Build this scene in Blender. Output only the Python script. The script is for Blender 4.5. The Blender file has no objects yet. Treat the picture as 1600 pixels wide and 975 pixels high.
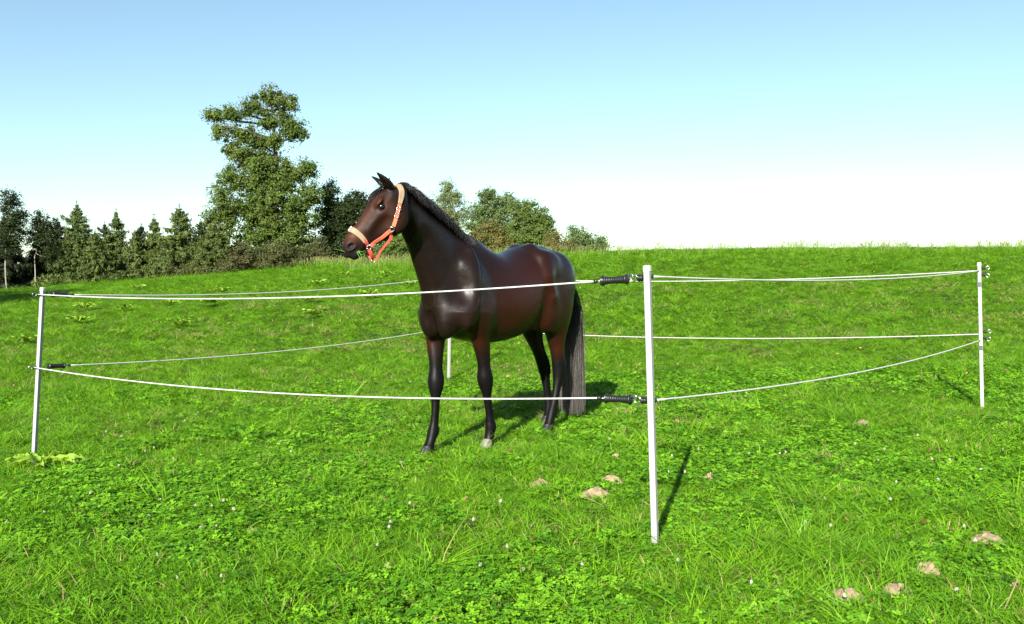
import bpy, bmesh, math, random
import numpy as np
from mathutils import Vector, Matrix, Quaternion
from mathutils.bvhtree import BVHTree

# ------------------------------------------------------------------ camera, sky, sun, exposure
scene = bpy.context.scene
COL = scene.collection
rng = np.random.default_rng(11)
random.seed(11)

EYE = 1.385
cam_data = bpy.data.cameras.new("camera")
cam_data.sensor_width = 36.0
cam_data.lens = 32.0
cam_data.clip_start = 0.05
cam_data.clip_end = 3000.0
cam = bpy.data.objects.new("camera", cam_data)
cam.location = (0, 0, EYE)
cam.rotation_euler = (math.radians(90 - 1.51), 0, 0)
COL.objects.link(cam)
scene.camera = cam

SUN_EL = math.radians(27.5)
SUN_DIR = Vector((-0.275, -0.961, 0)).normalized() * math.cos(SUN_EL) + Vector((0, 0, math.sin(SUN_EL)))
world = bpy.data.worlds.new("World")
scene.world = world
world.use_nodes = True
wn = world.node_tree.nodes
wl = world.node_tree.links
wn.clear()
sky = wn.new("ShaderNodeTexSky")
sky.sky_type = 'NISHITA'
sky.sun_disc = False
sky.sun_elevation = SUN_EL
sky.sun_rotation = math.atan2(SUN_DIR.x, SUN_DIR.y)
sky.altitude = 400
sky.air_density = 1.0
sky.dust_density = 0.6
sky.ozone_density = 0.2
wbg = wn.new("ShaderNodeBackground")
wbg.inputs[1].default_value = 0.062
wout = wn.new("ShaderNodeOutputWorld")
tintn = wn.new("ShaderNodeVectorMath"); tintn.operation = 'MULTIPLY'; tintn.inputs[1].default_value = (.92, 1.035, 1.0)
wl.new(sky.outputs[0], tintn.inputs[0])
wl.new(tintn.outputs[0], wbg.inputs[0])
wl.new(wbg.outputs[0], wout.inputs[0])

sun_data = bpy.data.lights.new("sun", 'SUN')
sun_data.energy = 5.0
sun_data.angle = math.radians(0.55)
sun_data.color = (1.0, 0.95, 0.86)
sun = bpy.data.objects.new("sun", sun_data)
sun.rotation_euler = SUN_DIR.to_track_quat('Z', 'Y').to_euler()
sun.location = SUN_DIR * 50
COL.objects.link(sun)

scene.view_settings.view_transform = 'Standard'
scene.view_settings.look = 'None'
scene.view_settings.exposure = 1.55
scene.view_settings.gamma = 1.0
scene.render.engine = 'CYCLES'
scene.cycles.use_denoising = True
scene.cycles.max_bounces = 5
scene.cycles.diffuse_bounces = 3
scene.cycles.glossy_bounces = 2
scene.cycles.transmission_bounces = 3
scene.cycles.transparent_max_bounces = 8

# ------------------------------------------------------------------ helpers
def mesh_obj(name, verts, faces, mat=None, parent=None, smooth=False):
    """faces: (n,k) array or list of lists. Links ONE mesh object."""
    me = bpy.data.meshes.new(name)
    verts = np.asarray(verts, dtype=np.float32).reshape(-1, 3)
    if isinstance(faces, np.ndarray):
        n, k = faces.shape
        me.vertices.add(len(verts))
        me.vertices.foreach_set("co", verts.ravel())
        me.loops.add(n * k)
        me.loops.foreach_set("vertex_index", faces.astype(np.int32).ravel())
        me.polygons.add(n)
        me.polygons.foreach_set("loop_start", np.arange(0, n * k, k, dtype=np.int32))
        me.update(calc_edges=True)
    else:
        me.from_pydata([tuple(map(float, v)) for v in verts], [], [tuple(int(i) for i in f) for f in faces])
        me.update()
    me.validate()
    if smooth:
        me.polygons.foreach_set("use_smooth", np.ones(len(me.polygons), dtype=bool))
    if mat:
        me.materials.append(mat)
    ob = bpy.data.objects.new(name, me)
    COL.objects.link(ob)
    if parent:
        ob.parent = parent
    return ob

def empty(name, loc=(0, 0, 0), rot=(0, 0, 0)):
    o = bpy.data.objects.new(name, None)
    o.location = loc
    o.rotation_euler = rot
    o.empty_display_size = 0.1
    COL.objects.link(o)
    return o

def tag(o, label=None, cat=None, group=None, kind=None):
    if label: o["label"] = label
    if cat: o["category"] = cat
    if group: o["group"] = group
    if kind: o["kind"] = kind
    return o

def frames_along(pts):
    """parallel transport frames"""
    pts = np.asarray(pts, float)
    T = np.gradient(pts, axis=0)
    T /= np.linalg.norm(T, axis=1)[:, None] + 1e-12
    ref = np.array([0, 0, 1.0]) if abs(T[0][2]) < 0.9 else np.array([1.0, 0, 0])
    N = np.zeros_like(pts)
    n = ref - T[0] * (ref @ T[0]); n /= np.linalg.norm(n)
    for i in range(len(pts)):
        n = n - T[i] * (n @ T[i]); n /= np.linalg.norm(n) + 1e-12
        N[i] = n
    B = np.cross(T, N)
    return T, N, B

def tube(pts, radii, seg=8, caps=True):
    """returns verts, quad/tri faces list for a tube"""
    pts = np.asarray(pts, float)
    radii = np.broadcast_to(np.asarray(radii, float), (len(pts),))
    T, N, B = frames_along(pts)
    a = np.linspace(0, 2 * math.pi, seg, endpoint=False)
    ring = np.cos(a)[None, :, None] * N[:, None, :] + np.sin(a)[None, :, None] * B[:, None, :]
    V = (pts[:, None, :] + ring * radii[:, None, None]).reshape(-1, 3)
    Fs = []
    n = len(pts)
    for i in range(n - 1):
        for j in range(seg):
            k = (j + 1) % seg
            Fs.append([i * seg + j, i * seg + k, (i + 1) * seg + k, (i + 1) * seg + j])
    if caps:
        Fs.append(list(range(seg))[::-1])
        Fs.append([(n - 1) * seg + j for j in range(seg)])
    return V, Fs

class MB:
    """collects shapes of ONE part"""
    def __init__(s): s.v = []; s.f = []; s.n = 0
    def add(s, V, F):
        V = np.asarray(V, float)
        s.v.append(V)
        s.f += [[i + s.n for i in f] for f in F]
        s.n += len(V)
        return s
    def tube(s, pts, r, seg=8, caps=True): return s.add(*tube(pts, r, seg, caps))
    def box(s, c, h, R=None):
        c = np.array(c, float); h = np.array(h, float)
        V = np.array([[x, y, z] for x in (-1, 1) for y in (-1, 1) for z in (-1, 1)], float) * h
        if R is not None: V = V @ np.array(R).T
        return s.add(V + c, [[0, 1, 3, 2], [4, 6, 7, 5], [0, 4, 5, 1], [2, 3, 7, 6], [0, 2, 6, 4], [1, 5, 7, 3]])
    def build(s, name, mat, parent=None, smooth=True):
        return mesh_obj(name, np.concatenate(s.v), s.f, mat, parent, smooth)

def bevel(ob, w, seg=2):
    m = ob.modifiers.new("bevel", 'BEVEL'); m.width = w; m.segments = seg; m.limit_method = 'ANGLE'
    return ob

# ---- value noise used for scattering and terrain
_perm = rng.random((256, 256))
def vnoise(x, y):
    xi = np.floor(x).astype(int); yi = np.floor(y).astype(int)
    fx = x - xi; fy = y - yi
    fx = fx * fx * (3 - 2 * fx); fy = fy * fy * (3 - 2 * fy)
    a = _perm[xi % 256, yi % 256]; b = _perm[(xi + 1) % 256, yi % 256]
    c = _perm[xi % 256, (yi + 1) % 256]; d = _perm[(xi + 1) % 256, (yi + 1) % 256]
    return (a * (1 - fx) + b * fx) * (1 - fy) + (c * (1 - fx) + d * fx) * fy

# ---- materials
def new_mat(name):
    m = bpy.data.materials.new(name); m.use_nodes = True
    nt = m.node_tree
    b = nt.nodes["Principled BSDF"]
    return m, nt, b

ALB = .77   # albedo level that goes with the exposure
def simple_mat(name, col, rough=0.5, metal=0.0, spec=0.5, noise=0.0, scale=20.0, bump=0.0, bscale=200.0):
    col = tuple(c * ALB for c in col)
    m, nt, b = new_mat(name)
    b.inputs["Roughness"].default_value = rough
    b.inputs["Metallic"].default_value = metal
    b.inputs["Specular IOR Level"].default_value = spec
    b.inputs["Base Color"].default_value = (*col, 1)
    tc = nt.nodes.new("ShaderNodeTexCoord")
    if noise > 0:
        n = nt.nodes.new("ShaderNodeTexNoise"); n.inputs["Scale"].default_value = scale; n.inputs["Detail"].default_value = 5
        nt.links.new(tc.outputs["Object"], n.inputs["Vector"])
        r = nt.nodes.new("ShaderNodeMapRange"); r.inputs[1].default_value = .3; r.inputs[2].default_value = .7
        r.inputs[3].default_value = 1 - noise; r.inputs[4].default_value = 1 + noise
        nt.links.new(n.outputs["Fac"], r.inputs[0])
        mx = nt.nodes.new("ShaderNodeVectorMath"); mx.operation = 'SCALE'; mx.inputs[0].default_value = col
        nt.links.new(r.outputs[0], mx.inputs["Scale"])
        nt.links.new(mx.outputs[0], b.inputs["Base Color"])
    if bump > 0:
        n2 = nt.nodes.new("ShaderNodeTexNoise"); n2.inputs["Scale"].default_value = bscale; n2.inputs["Detail"].default_value = 3
        nt.links.new(tc.outputs["Object"], n2.inputs["Vector"])
        bp = nt.nodes.new("ShaderNodeBump"); bp.inputs["Strength"].default_value = bump; bp.inputs["Distance"].default_value = .01
        nt.links.new(n2.outputs["Fac"], bp.inputs["Height"])
        nt.links.new(bp.outputs[0], b.inputs["Normal"])
    return m

def leaf_mat(name, dark, light, trans=0.35, rough=0.55, patch_scale=0.0, patch_col=None, spec=0.15, coord='rand'):
    """foliage: colour varies per leaf/instance, thin translucency"""
    dark = tuple(c * ALB for c in dark); light = tuple(c * ALB for c in light); patch_col = tuple(c * ALB for c in patch_col) if patch_col else None
    m = bpy.data.materials.new(name); m.use_nodes = True
    nt = m.node_tree; nt.nodes.clear(); N = nt.nodes.new; L = nt.links.new
    out = N("ShaderNodeOutputMaterial")
    if coord == 'rand':
        src = N("ShaderNodeObjectInfo").outputs["Random"]
    else:
        src = N("ShaderNodeAttribute"); src.attribute_name = "tint"; src = src.outputs["Fac"]
    mix = N("ShaderNodeMix"); mix.data_type = 'RGBA'
    mix.inputs[6].default_value = (*dark, 1); mix.inputs[7].default_value = (*light, 1)
    L(src, mix.inputs[0])
    col = mix.outputs[2]
    if patch_scale > 0:
        geo = N("ShaderNodeNewGeometry")
        nz = N("ShaderNodeTexNoise"); nz.inputs["Scale"].default_value = patch_scale; nz.inputs["Detail"].default_value = 4
        L(geo.outputs["Position"], nz.inputs["Vector"])
        rp = N("ShaderNodeMapRange"); rp.inputs[1].default_value = .48; rp.inputs[2].default_value = .72
        rp.inputs[3].default_value = 0; rp.inputs[4].default_value = .75
        L(nz.outputs["Fac"], rp.inputs[0])
        m2 = N("ShaderNodeMix"); m2.data_type = 'RGBA'
        L(rp.outputs[0], m2.inputs[0]); L(col, m2.inputs[6]); m2.inputs[7].default_value = (*patch_col, 1)
        col = m2.outputs[2]
    pb = N("ShaderNodeBsdfPrincipled")
    pb.inputs["Roughness"].default_value = rough
    pb.inputs["Specular IOR Level"].default_value = spec
    L(col, pb.inputs["Base Color"])
    tr = N("ShaderNodeBsdfTranslucent")
    hs = N("ShaderNodeHueSaturation"); hs.inputs["Saturation"].default_value = 1.1; hs.inputs["Value"].default_value = 1.25
    hs.inputs["Hue"].default_value = 0.485
    L(col, hs.inputs["Color"]); L(hs.outputs[0], tr.inputs["Color"])
    ms = N("ShaderNodeMixShader"); ms.inputs[0].default_value = trans
    L(pb.outputs[0], ms.inputs[1]); L(tr.outputs[0], ms.inputs[2]); L(ms.outputs[0], out.inputs["Surface"])
    return m
# ------------------------------------------------------------------ terrain
KX = np.array([-120, -45, -34, -17, -10, -3, 2, 12, 20, 40, 120.])
KV = np.array([.012, .022, .037, .070, .088, .110, .119, .114, .104, .086, .08])
def smooth01(t):
    t = np.clip(t, 0, 1); return t * t * (3 - 2 * t)
GDROP = .045   # soil lies this far below the top of the grass mat
def ground_z(x, y):
    x = np.asarray(x, float); y = np.asarray(y, float)
    yy = np.clip(y, -30, 90)
    z = 0.0258 * np.clip(x, -60, 60) + 0.0157 * yy
    # hill that starts behind the paddock
    q = np.logaddexp(0, (yy - 13.0) / 1.2) * 1.2
    Q = q / (1 + q / 55.0)
    k = sum(np.interp(x + o, KX, KV) for o in (-4, -2, 0, 2, 4)) / 5
    z = z + 1.085 * k * Q
    # crest on the right: the field drops away behind it
    w = smooth01((x + 13) / 12)
    d = np.clip(y - 36.5, 0, 60)
    z = z - w * (0.0045 * d ** 2)
    near = np.exp(-((y - 8) / 16.0) ** 2)
    z = z + (vnoise(x * .55 + 7, y * .55 + 3) - .5) * .05 * (1 - .6 * near) + (vnoise(x * 1.7 + 1, y * 1.7 + 9) - .5) * .02
    far = smooth01((y - 110) / 120)
    return (z - GDROP) * (1 - far) - 3.0 * far
def gz(x, y): return float(ground_z(np.array([x]), np.array([y]))[0])

def warp(a, n, fine):
    t = np.linspace(-1, 1, n)
    return a * (fine * t + (1 - fine) * np.sign(t) * np.abs(t) ** 4)
gx = warp(600, 420, .045)
gy = 10 + np.concatenate([-np.linspace(60, 12, 10), np.linspace(-11.5, 45, 300), np.linspace(46, 130, 60), np.geomspace(140, 900, 16)])
GX, GY = np.meshgrid(gx, gy)
GZ = ground_z(GX, GY)
nx_, ny_ = len(gx), len(gy)
ii = (np.arange(ny_ - 1)[:, None] * nx_ + np.arange(nx_ - 1)[None, :]).ravel()
gf = np.stack([ii, ii + 1, ii + nx_ + 1, ii + nx_], 1)
m, nt, b = new_mat("meadow_soil")
b.inputs["Roughness"].default_value = .95; b.inputs["Specular IOR Level"].default_value = .1
geo = nt.nodes.new("ShaderNodeNewGeometry")
n1 = nt.nodes.new("ShaderNodeTexNoise"); n1.inputs["Scale"].default_value = 6; n1.inputs["Detail"].default_value = 8
n2 = nt.nodes.new("ShaderNodeTexNoise"); n2.inputs["Scale"].default_value = .5; n2.inputs["Detail"].default_value = 4
nt.links.new(geo.outputs["Position"], n1.inputs["Vector"]); nt.links.new(geo.outputs["Position"], n2.inputs["Vector"])
r1 = nt.nodes.new("ShaderNodeValToRGB")
r1.color_ramp.elements[0].position = .35; r1.color_ramp.elements[0].color = (.012, .022, .004, 1)
r1.color_ramp.elements[1].position = .68; r1.color_ramp.elements[1].color = (.030, .055, .008, 1)
nt.links.new(n1.outputs["Fac"], r1.inputs[0]); nt.links.new(r1.outputs[0], b.inputs["Base Color"])
ground = mesh_obj("ground", np.stack([GX.ravel(), GY.ravel(), GZ.ravel()], 1), gf, m, None, True)
tag(ground, "sloping green meadow with short grass rising to a crest behind the horse", "meadow", kind="structure")
# ------------------------------------------------------------------ rope paddock
m_post = simple_mat("white_post", (.37, .37, .37), .35, noise=.05, scale=8)
m_cap = simple_mat("post_cap", (.70, .70, .68), .45)
m_foot = simple_mat("grey_post_foot", (.35, .36, .37), .4, metal=.6, noise=.2, scale=60)
m_black = simple_mat("black_plastic", (.012, .012, .013), .38, noise=.2, scale=80)
m_tape = simple_mat("dark_tape", (.05, .065, .08), .5)
m_steel = simple_mat("galvanised_steel", (.55, .55, .54), .28, metal=1.0, noise=.15, scale=90)
m_rope, nt, b = new_mat("white_fence_rope")
b.inputs["Roughness"].default_value = .7; b.inputs["Base Color"].default_value = (.38, .38, .37, 1)

def V3(*a): return Vector(a)
POSTS = {  # base x, y, top offset x, height
    "corner": (.734, 4.626, -.048, 1.445, -.50),
    "left": (-3.997, 7.576, .094, 1.42, -.3),
    "right": (4.501, 8.683, -.049, 1.415, -.45),
    "far": (-.833, 11.934, .028, 1.445, .6),
}
LABELS = {
    "corner": "tall white square fence post nearest the camera, right of the horse",
    "left": "white fence post at the far left of the paddock",
    "right": "white fence post at the far right with black knobs",
    "far": "white fence post seen between the horse's forelegs",
}
PB, PT = {}, {}
for k, (x, y, dx, h, yaw) in POSTS.items():
    base = V3(x, y, gz(x, y)); top = base + V3(dx, 0, h); PB[k], PT[k] = base, top
def on_post(k, f, off=(0, 0, 0)): return PB[k].lerp(PT[k], f) + Vector(off)

def local_mb(mb, root):
    mb.v = [v - np.array(root.location) for v in mb.v]; return mb
def post_thing(k):
    x, y, dx, h, yaw = POSTS[k]
    root = empty("fence_post", PB[k]); tag(root, LABELS[k], "fence post", "white paddock posts")
    ax = (PT[k] - PB[k]).normalized()
    q = ax.to_track_quat('Z', 'Y').to_matrix() @ Matrix.Rotation(yaw, 3, 'Z')
    mid = (ax * h * .5)
    w = .0155
    s = MB().box(mid + ax * .005, (w, w, h * .5 - .03), q).build("shaft", m_post, root, False); bevel(s, .003)
    c = MB().box(ax * (h + -.010), (w + .0012, w + .0012, .016), q).build("cap", m_cap, root, False); bevel(c, .004)
    f = MB().tube([ax * -.16, ax * .0, ax * .036], [.006, .008, .010], 10).build("ground_spike", m_foot, root)
    return root, ax, q
roots = {k: post_thing(k) for k in POSTS}

def insulator(root, pos, direction, size=1.0, hook=True):
    """black ribbed insulator knob with a steel eye, screwed into the post"""
    d = Vector(direction).normalized(); p = Vector(pos) - root.location
    pr = [(0, .006), (.006, .006), (.007, .014), (.014, .015), (.015, .010), (.020, .010), (.021, .015), (.029, .014), (.031, .006)]
    o = MB().tube([p + d * (.016 + a * size) for a, r in pr], [r * size for a, r in pr], 14).build("insulator", m_black, root)
    th = np.linspace(0, 2 * math.pi, 17)
    side = d.cross(Vector((0, 0, 1))).normalized(); up = side.cross(d)
    c = p + d * (.016 + .047 * size)
    MB().tube([c + (d * math.cos(t) + up * math.sin(t)) * .014 * size for t in th], .0026 * size, 6, False).build("eye_ring", m_steel, o)
    return o
def handle(a, b, label, size=1.0):
    """spring gate handle: grip with two flanges, hook at a (post side), loop at b (rope side)"""
    a = Vector(a); b = Vector(b); d = (b - a).normalized()
    root = empty("gate_handle", (a + b) * .5); tag(root, label, "gate handle", "black spring gate handles on the fence ropes")
    L = (b - a).length; g0 = -L * .5 + .040; g1 = L * .5 - .036
    pr = [(g0, .010), (g0 + .002, .027), (g0 + .008, .028), (g0 + .013, .021)]
    n = 9
    for i in range(n):
        f = (i + .2) / n; t = g0 + .014 + (g1 - g0 - .028) * f
        r = .0165 + .0035 * abs(f - .5) * 2
        pr += [(t, r), (t + .004, r + .0022), (t + .007, r)]
    pr += [(g1 - .013, .021), (g1 - .008, .028), (g1 - .002, .027), (g1, .010)]
    pr.sort()
    grip = MB().tube([d * t for t, r in pr], [r for t, r in pr], 18).build("grip", m_black, root)
    side = d.cross(Vector((0, 0, 1))).normalized(); up = side.cross(d)
    pts = [d * (g0 + .004), d * (g0 - .012)]
    for t in np.linspace(0, 1.5 * math.pi, 12):
        pts.append(d * (g0 - .012 - .014 * math.sin(t) * 1.0 - .004) + up * (.013 - .013 * math.cos(t)))
    MB().tube(pts, .0028, 7).build("hook", m_steel, root)
    th = np.linspace(0, 2 * math.pi, 15)
    c = d * (g1 + .014)
    MB().tube([c + (d * math.cos(t) + side * math.sin(t)) * .013 for t in th], .0026, 6, False).build("loop", m_steel, root)
    kn = [(g1 + .026, .005), (g1 + .028, .010), (g1 + .036, .011), (g1 + .044, .010), (g1 + .046, .005)]
    MB().tube([d * t for t, r in kn], [r for t, r in kn], 10).build("rope_clamp", m_black, root)
    return root
def rope(a, b, sag, label, r=.0048):
    a = Vector(a); b = Vector(b)
    root_pts = []
    for t in np.linspace(0, 1, 60):
        p = a.lerp(b, t); p.z -= sag * 4 * t * (1 - t)
        root_pts.append(np.array(p))
    org = np.array(a)
    seg = 8
    mb = MB().tube([p - org for p in root_pts], r, seg)
    o = mb.build("fence_rope", m_rope, None); o.location = a
    tag(o, label, "rope", "white fence ropes")
    return o
# rope twist relief
tc = nt.nodes.new("ShaderNodeTexCoord"); wv = nt.nodes.new("ShaderNodeTexWave"); wv.inputs["Scale"].default_value = 40; wv.wave_type = 'BANDS'; wv.bands_direction = 'DIAGONAL'
bp = nt.nodes.new("ShaderNodeBump"); bp.inputs["Strength"].default_value = .5; bp.inputs["Distance"].default_value = .002
nt.links.new(tc.outputs["Object"], wv.inputs["Vector"]); nt.links.new(wv.outputs["Fac"], bp.inputs["Height"]); nt.links.new(bp.outputs[0], b.inputs["Normal"])

UPF, LOF = .966, .530
def toward(a, b, d): return a + (b - a).normalized() * d
FR = {'corner': (.966, .527), 'left': (.962, .535), 'right': (.948, .512), 'far': (.952, .484)}
A = {k: (on_post(k, FR[k][0]), on_post(k, FR[k][1])) for k in POSTS}
# corner post: two handles on the ropes that come from the left post
for lvl, nm in ((0, "upper"), (1, "lower")):
    c = A["corner"][lvl] + V3(0, 0, [-.02, 0.0][lvl]); l = A["left"][lvl]
    dirv = (l - c); dirv.z = 0; dirv.normalize()
    ins_d = dirv
    insulator(roots["corner"][0], c + V3(0, 0, .012 if lvl == 0 else 0), ins_d, 1.25)
    h0 = c + ins_d * .07 + V3(0, 0, .008 if lvl == 0 else 0)
    h1 = h0 + dirv * .225 + V3(0, 0, -.012 if lvl == 0 else -.004)
    handle(h0, h1, f"black gate handle on the {nm} rope beside the tall corner post")
    rope(h1 + (h1 - h0).normalized() * .0, l + V3(-.03, -.025, 0), [.062, .085][lvl], f"{nm} white rope from the corner post across the horse to the left post")
    # left post: handles on the ropes that run back to the far post
    f = A["far"][lvl]; d2 = (f - l); d2.z = 0; d2.normalize()
    insulator(roots["left"][0], l + V3(0, 0, 0), -(f - l).normalized() + V3(-.4, 0, 0), 1.0)
    g0 = l + d2 * .03 + V3(0, .02, 0); g1 = g0 + d2 * .215 + V3(0, 0, -.004)
    handle(g0, g1, f"black gate handle on the {nm} rope beside the left post")
    rope(g1, f, [.085, .075][lvl], f"{nm} white rope running from the left post back behind the horse")
    r = A["right"][lvl] + V3(0, 0, [0, .012][lvl])
    rope(f, r + V3(-.02, 0, 0), [.085, .085][lvl], f"{nm} white rope behind the horse running right to the far right post")
    r2 = A["right"][lvl] + V3(0, 0, [0, -.045][lvl])
    e = (r2 - c); e.z = 0; e.normalize()
    o = insulator(roots["corner"][0], c + V3(0, 0, .02 if lvl == 0 else 0), e, .8)
    rope(c + e * .06 + V3(0, 0, .02 if lvl == 0 else 0), r2 + V3(-.015, -.02, 0), [.05, .07][lvl], f"{nm} white rope from the corner post to the far right post")
    for dd in (V3(.9, -.3, .12), V3(.85, -.5, -.22)):
        insulator(roots["right"][0], r + V3(0, -.005, .02 if dd.z > 0 else -.03), dd, 1.15)
    ax, q = roots["right"][1], roots["right"][2]
    pp = r + V3(0, 0, -.13) - roots["right"][0].location
    MB().box(pp, (.0168, .0168, .022), q).build("tape_band", m_tape, roots["right"][0], False)
# rivet holes on the corner post
for f in np.linspace(.06, .9, 9):
    q = roots["corner"][2]; p = on_post("corner", f) - roots["corner"][0].location
    nrm = q @ V3(0, -1, 0)
    MB().tube([p + nrm * .0135, p + nrm * .0165], .003, 8).build("rivet", m_foot, roots["corner"][0])
# ------------------------------------------------------------------ trees and shrubs
F_PX = 1422.2
def px_dir(px): return (px - 800) / F_PX
def leaf_cloud(C, N_, size, tint, droop=0.0, aspect=.62):
    """rhombic leaves at C facing N_ (all n x 3)"""
    n = len(C)
    ref = rng.normal(size=(n, 3)); A = np.cross(N_, ref); A /= np.linalg.norm(A, axis=1)[:, None] + 1e-9
    if droop: A[:, 2] -= droop; A /= np.linalg.norm(A, axis=1)[:, None]
    Bv = np.cross(N_, A); Bv /= np.linalg.norm(Bv, axis=1)[:, None] + 1e-9
    s = size[:, None]
    V = np.stack([C - A * s, C + Bv * s * aspect, C + A * s, C - Bv * s * aspect], 1).reshape(-1, 3)
    Fc = np.arange(n * 4).reshape(n, 4)
    return V, Fc, np.repeat(tint, 4)
def foliage(name, C, N_, size, tint, mat, parent, **kw):
    V, Fc, t = leaf_cloud(C, N_, size, tint, **kw)
    ob = mesh_obj(name, V, Fc, mat, parent, False)
    at = ob.data.attributes.new("tint", 'FLOAT', 'POINT'); at.data.foreach_set("value", t.astype(np.float32))
    return ob
def unit(n):
    v = rng.normal(size=(n, 3)); return v / np.linalg.norm(v, axis=1)[:, None]
m_bark = simple_mat("bark", (.045, .034, .026), .9, noise=.4, scale=3, bump=.6, bscale=12)
m_bark_pale = simple_mat("pale_bark", (.26, .23, .19), .85, noise=.35, scale=4, bump=.4, bscale=14)
m_oak = leaf_mat("oak_leaves", (.045, .085, .012), (.140, .205, .040), .28, coord='tint', patch_scale=.35, patch_col=(.135, .165, .034))
m_dark = leaf_mat("dark_leaves", (.010, .020, .004), (.032, .050, .011), .18, coord='tint')  # shade put into the leaf colour of the trees and undergrowth standing in it
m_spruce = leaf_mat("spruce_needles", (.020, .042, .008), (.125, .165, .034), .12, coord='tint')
m_spruce_shade = leaf_mat("shaded_spruce_needles", (.007, .014, .004), (.028, .044, .010), .10, coord='tint')  # spruce needles again, with the shade of the wood put into their colour
m_birch = leaf_mat("birch_leaves", (.10, .15, .05), (.24, .29, .12), .35, coord='tint')
m_willow = leaf_mat("willow_leaves", (.065, .115, .032), (.18, .25, .08), .32, coord='tint')
m_hazel = leaf_mat("hazel_leaves", (.055, .10, .018), (.15, .21, .045), .32, coord='tint')
m_rust = leaf_mat("rusty_leaves", (.09, .11, .022), (.21, .17, .05), .30, coord='tint', patch_scale=1.2, patch_col=(.07, .11, .03))
m_scrub = leaf_mat("scrub_leaves", (.05, .065, .018), (.12, .125, .045), .30, coord='tint', patch_scale=.8, patch_col=(.11, .10, .04))

def limb(mb, a, b, r0, r1, bend=.12, n=7):
    a = np.array(a, float); b = np.array(b, float); L = np.linalg.norm(b - a)
    off = rng.normal(size=3) * L * bend; t = np.linspace(0, 1, n)
    pts = a + (b - a) * t[:, None] + off * np.sin(t * math.pi)[:, None]
    mb.tube(pts, np.linspace(r0, r1, n), 7); return pts
def place(px, Y):
    x = px_dir(px) * Y; return np.array([x, Y, gz(x, Y)])

def broadleaf(name, label, px, Y, blobs, mat, trunk_h, trunk_r, leaf=.11, dens=95, bark=None, trunk_px=None, fill=.62, clump=.23, group=None, droop=0.):
    """blobs: (px, py, rx_px, ry_px) outline lobes read from the picture, given real size at distance Y"""
    k = Y / F_PX
    base = place(trunk_px or px, Y)
    root = empty(name, base); tag(root, label, "tree" if "tree" in name else "shrub", group)
    cs, ns, ts, ss, tips = [], [], [], [], []
    for bi, (bx, by, rx, ry) in enumerate(blobs):
        if 'bush' in name: by += 5; ry += 4
        c = np.array([(bx - 800) * k, Y + rng.normal() * rx * k * .15, EYE + (450 - by) * k]) - base
        r = np.array([rx * k, min(rx, ry) * k * .95 + .1, ry * k])
        area = r[0] * r[2]
        nc = max(8, int(area * 38 * (.27 / clump) ** 2 * fill * 2))
        u = unit(nc); rad = (rng.random(nc) ** .55)[:, None]
        cc = c + u * rad * r * np.array([1, 1, 1])
        tips.append((c, cc))
        for q, uu in zip(cc, u):
            m_ = int(dens * .95 * (.6 + .8 * rng.random()) * (clump / .27) ** 2)
            cr = clump * (.65 + .7 * rng.random())
            d = unit(m_); d[:, 2] = np.where(d[:, 2] < 0, d[:, 2] * .6, d[:, 2])
            pr = cr * (.15 + 1.35 * rng.random(m_))[:, None]
            cs.append(q + d * pr * np.array([1.05, 1.05, 1.0])); nn = d * .45 + uu * .45 + rng.normal(size=(m_, 3)) * .55 + np.array([0, -.1, .12])
            ns.append(nn / np.linalg.norm(nn, axis=1)[:, None])
            tb = .25 + .5 * rng.random(); ts.append(np.clip(tb + rng.normal(size=m_) * .2, 0, 1)); ss.append(leaf * .58 * (.6 + .8 * rng.random(m_)))
    for (bx, by, rx, ry) in blobs:
        c = np.array([(bx - 800) * k, Y, EYE + (450 - by) * k]) - base; r = np.array([rx, min(rx, ry), ry]) * k
        m_ = int(220 * r[0] * r[2] + 60); u = unit(m_)
        cs.append(c + u * r * (.95 + .35 * rng.random(m_) ** 2)[:, None]); nn = u + rng.normal(size=(m_, 3)); ns.append(nn / np.linalg.norm(nn, axis=1)[:, None])
        ss.append(leaf * .5 * (.6 + .8 * rng.random(m_))); ts.append(.3 + .6 * rng.random(m_))
    foliage("crown", np.concatenate(cs), np.concatenate(ns), np.concatenate(ss), np.concatenate(ts), mat, root, droop=droop)
    mb = MB()
    zc = max(trunk_h, .5)
    top = np.array([0, 0, zc]); 
    tp = limb(mb, (0, 0, -.2), top, trunk_r, trunk_r * .55, .03, 9)
    order = sorted(tips, key=lambda q: q[0][2])
    prev = top
    hi = order[-1][0]
    main = limb(mb, top, hi, trunk_r * .55, trunk_r * .12, .05, 10)
    for c, cc in order[:-1]:
        j = np.argmin(np.linalg.norm(main - c, axis=1) + np.where(main[:, 2] > c[2], 3, 0))
        br = limb(mb, main[j], c, trunk_r * .32, trunk_r * .10, .10)
        for q in cc[rng.permutation(len(cc))[:6]]:
            limb(mb, br[rng.integers(3, 7)], q, trunk_r * .10, trunk_r * .03, .12, 5)
    for q in order[-1][1][:8]: limb(mb, main[rng.integers(5, 10)], q, trunk_r * .12, trunk_r * .03, .12, 5)
    mb.build("trunk", bark or m_bark, root)
    return root

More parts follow.
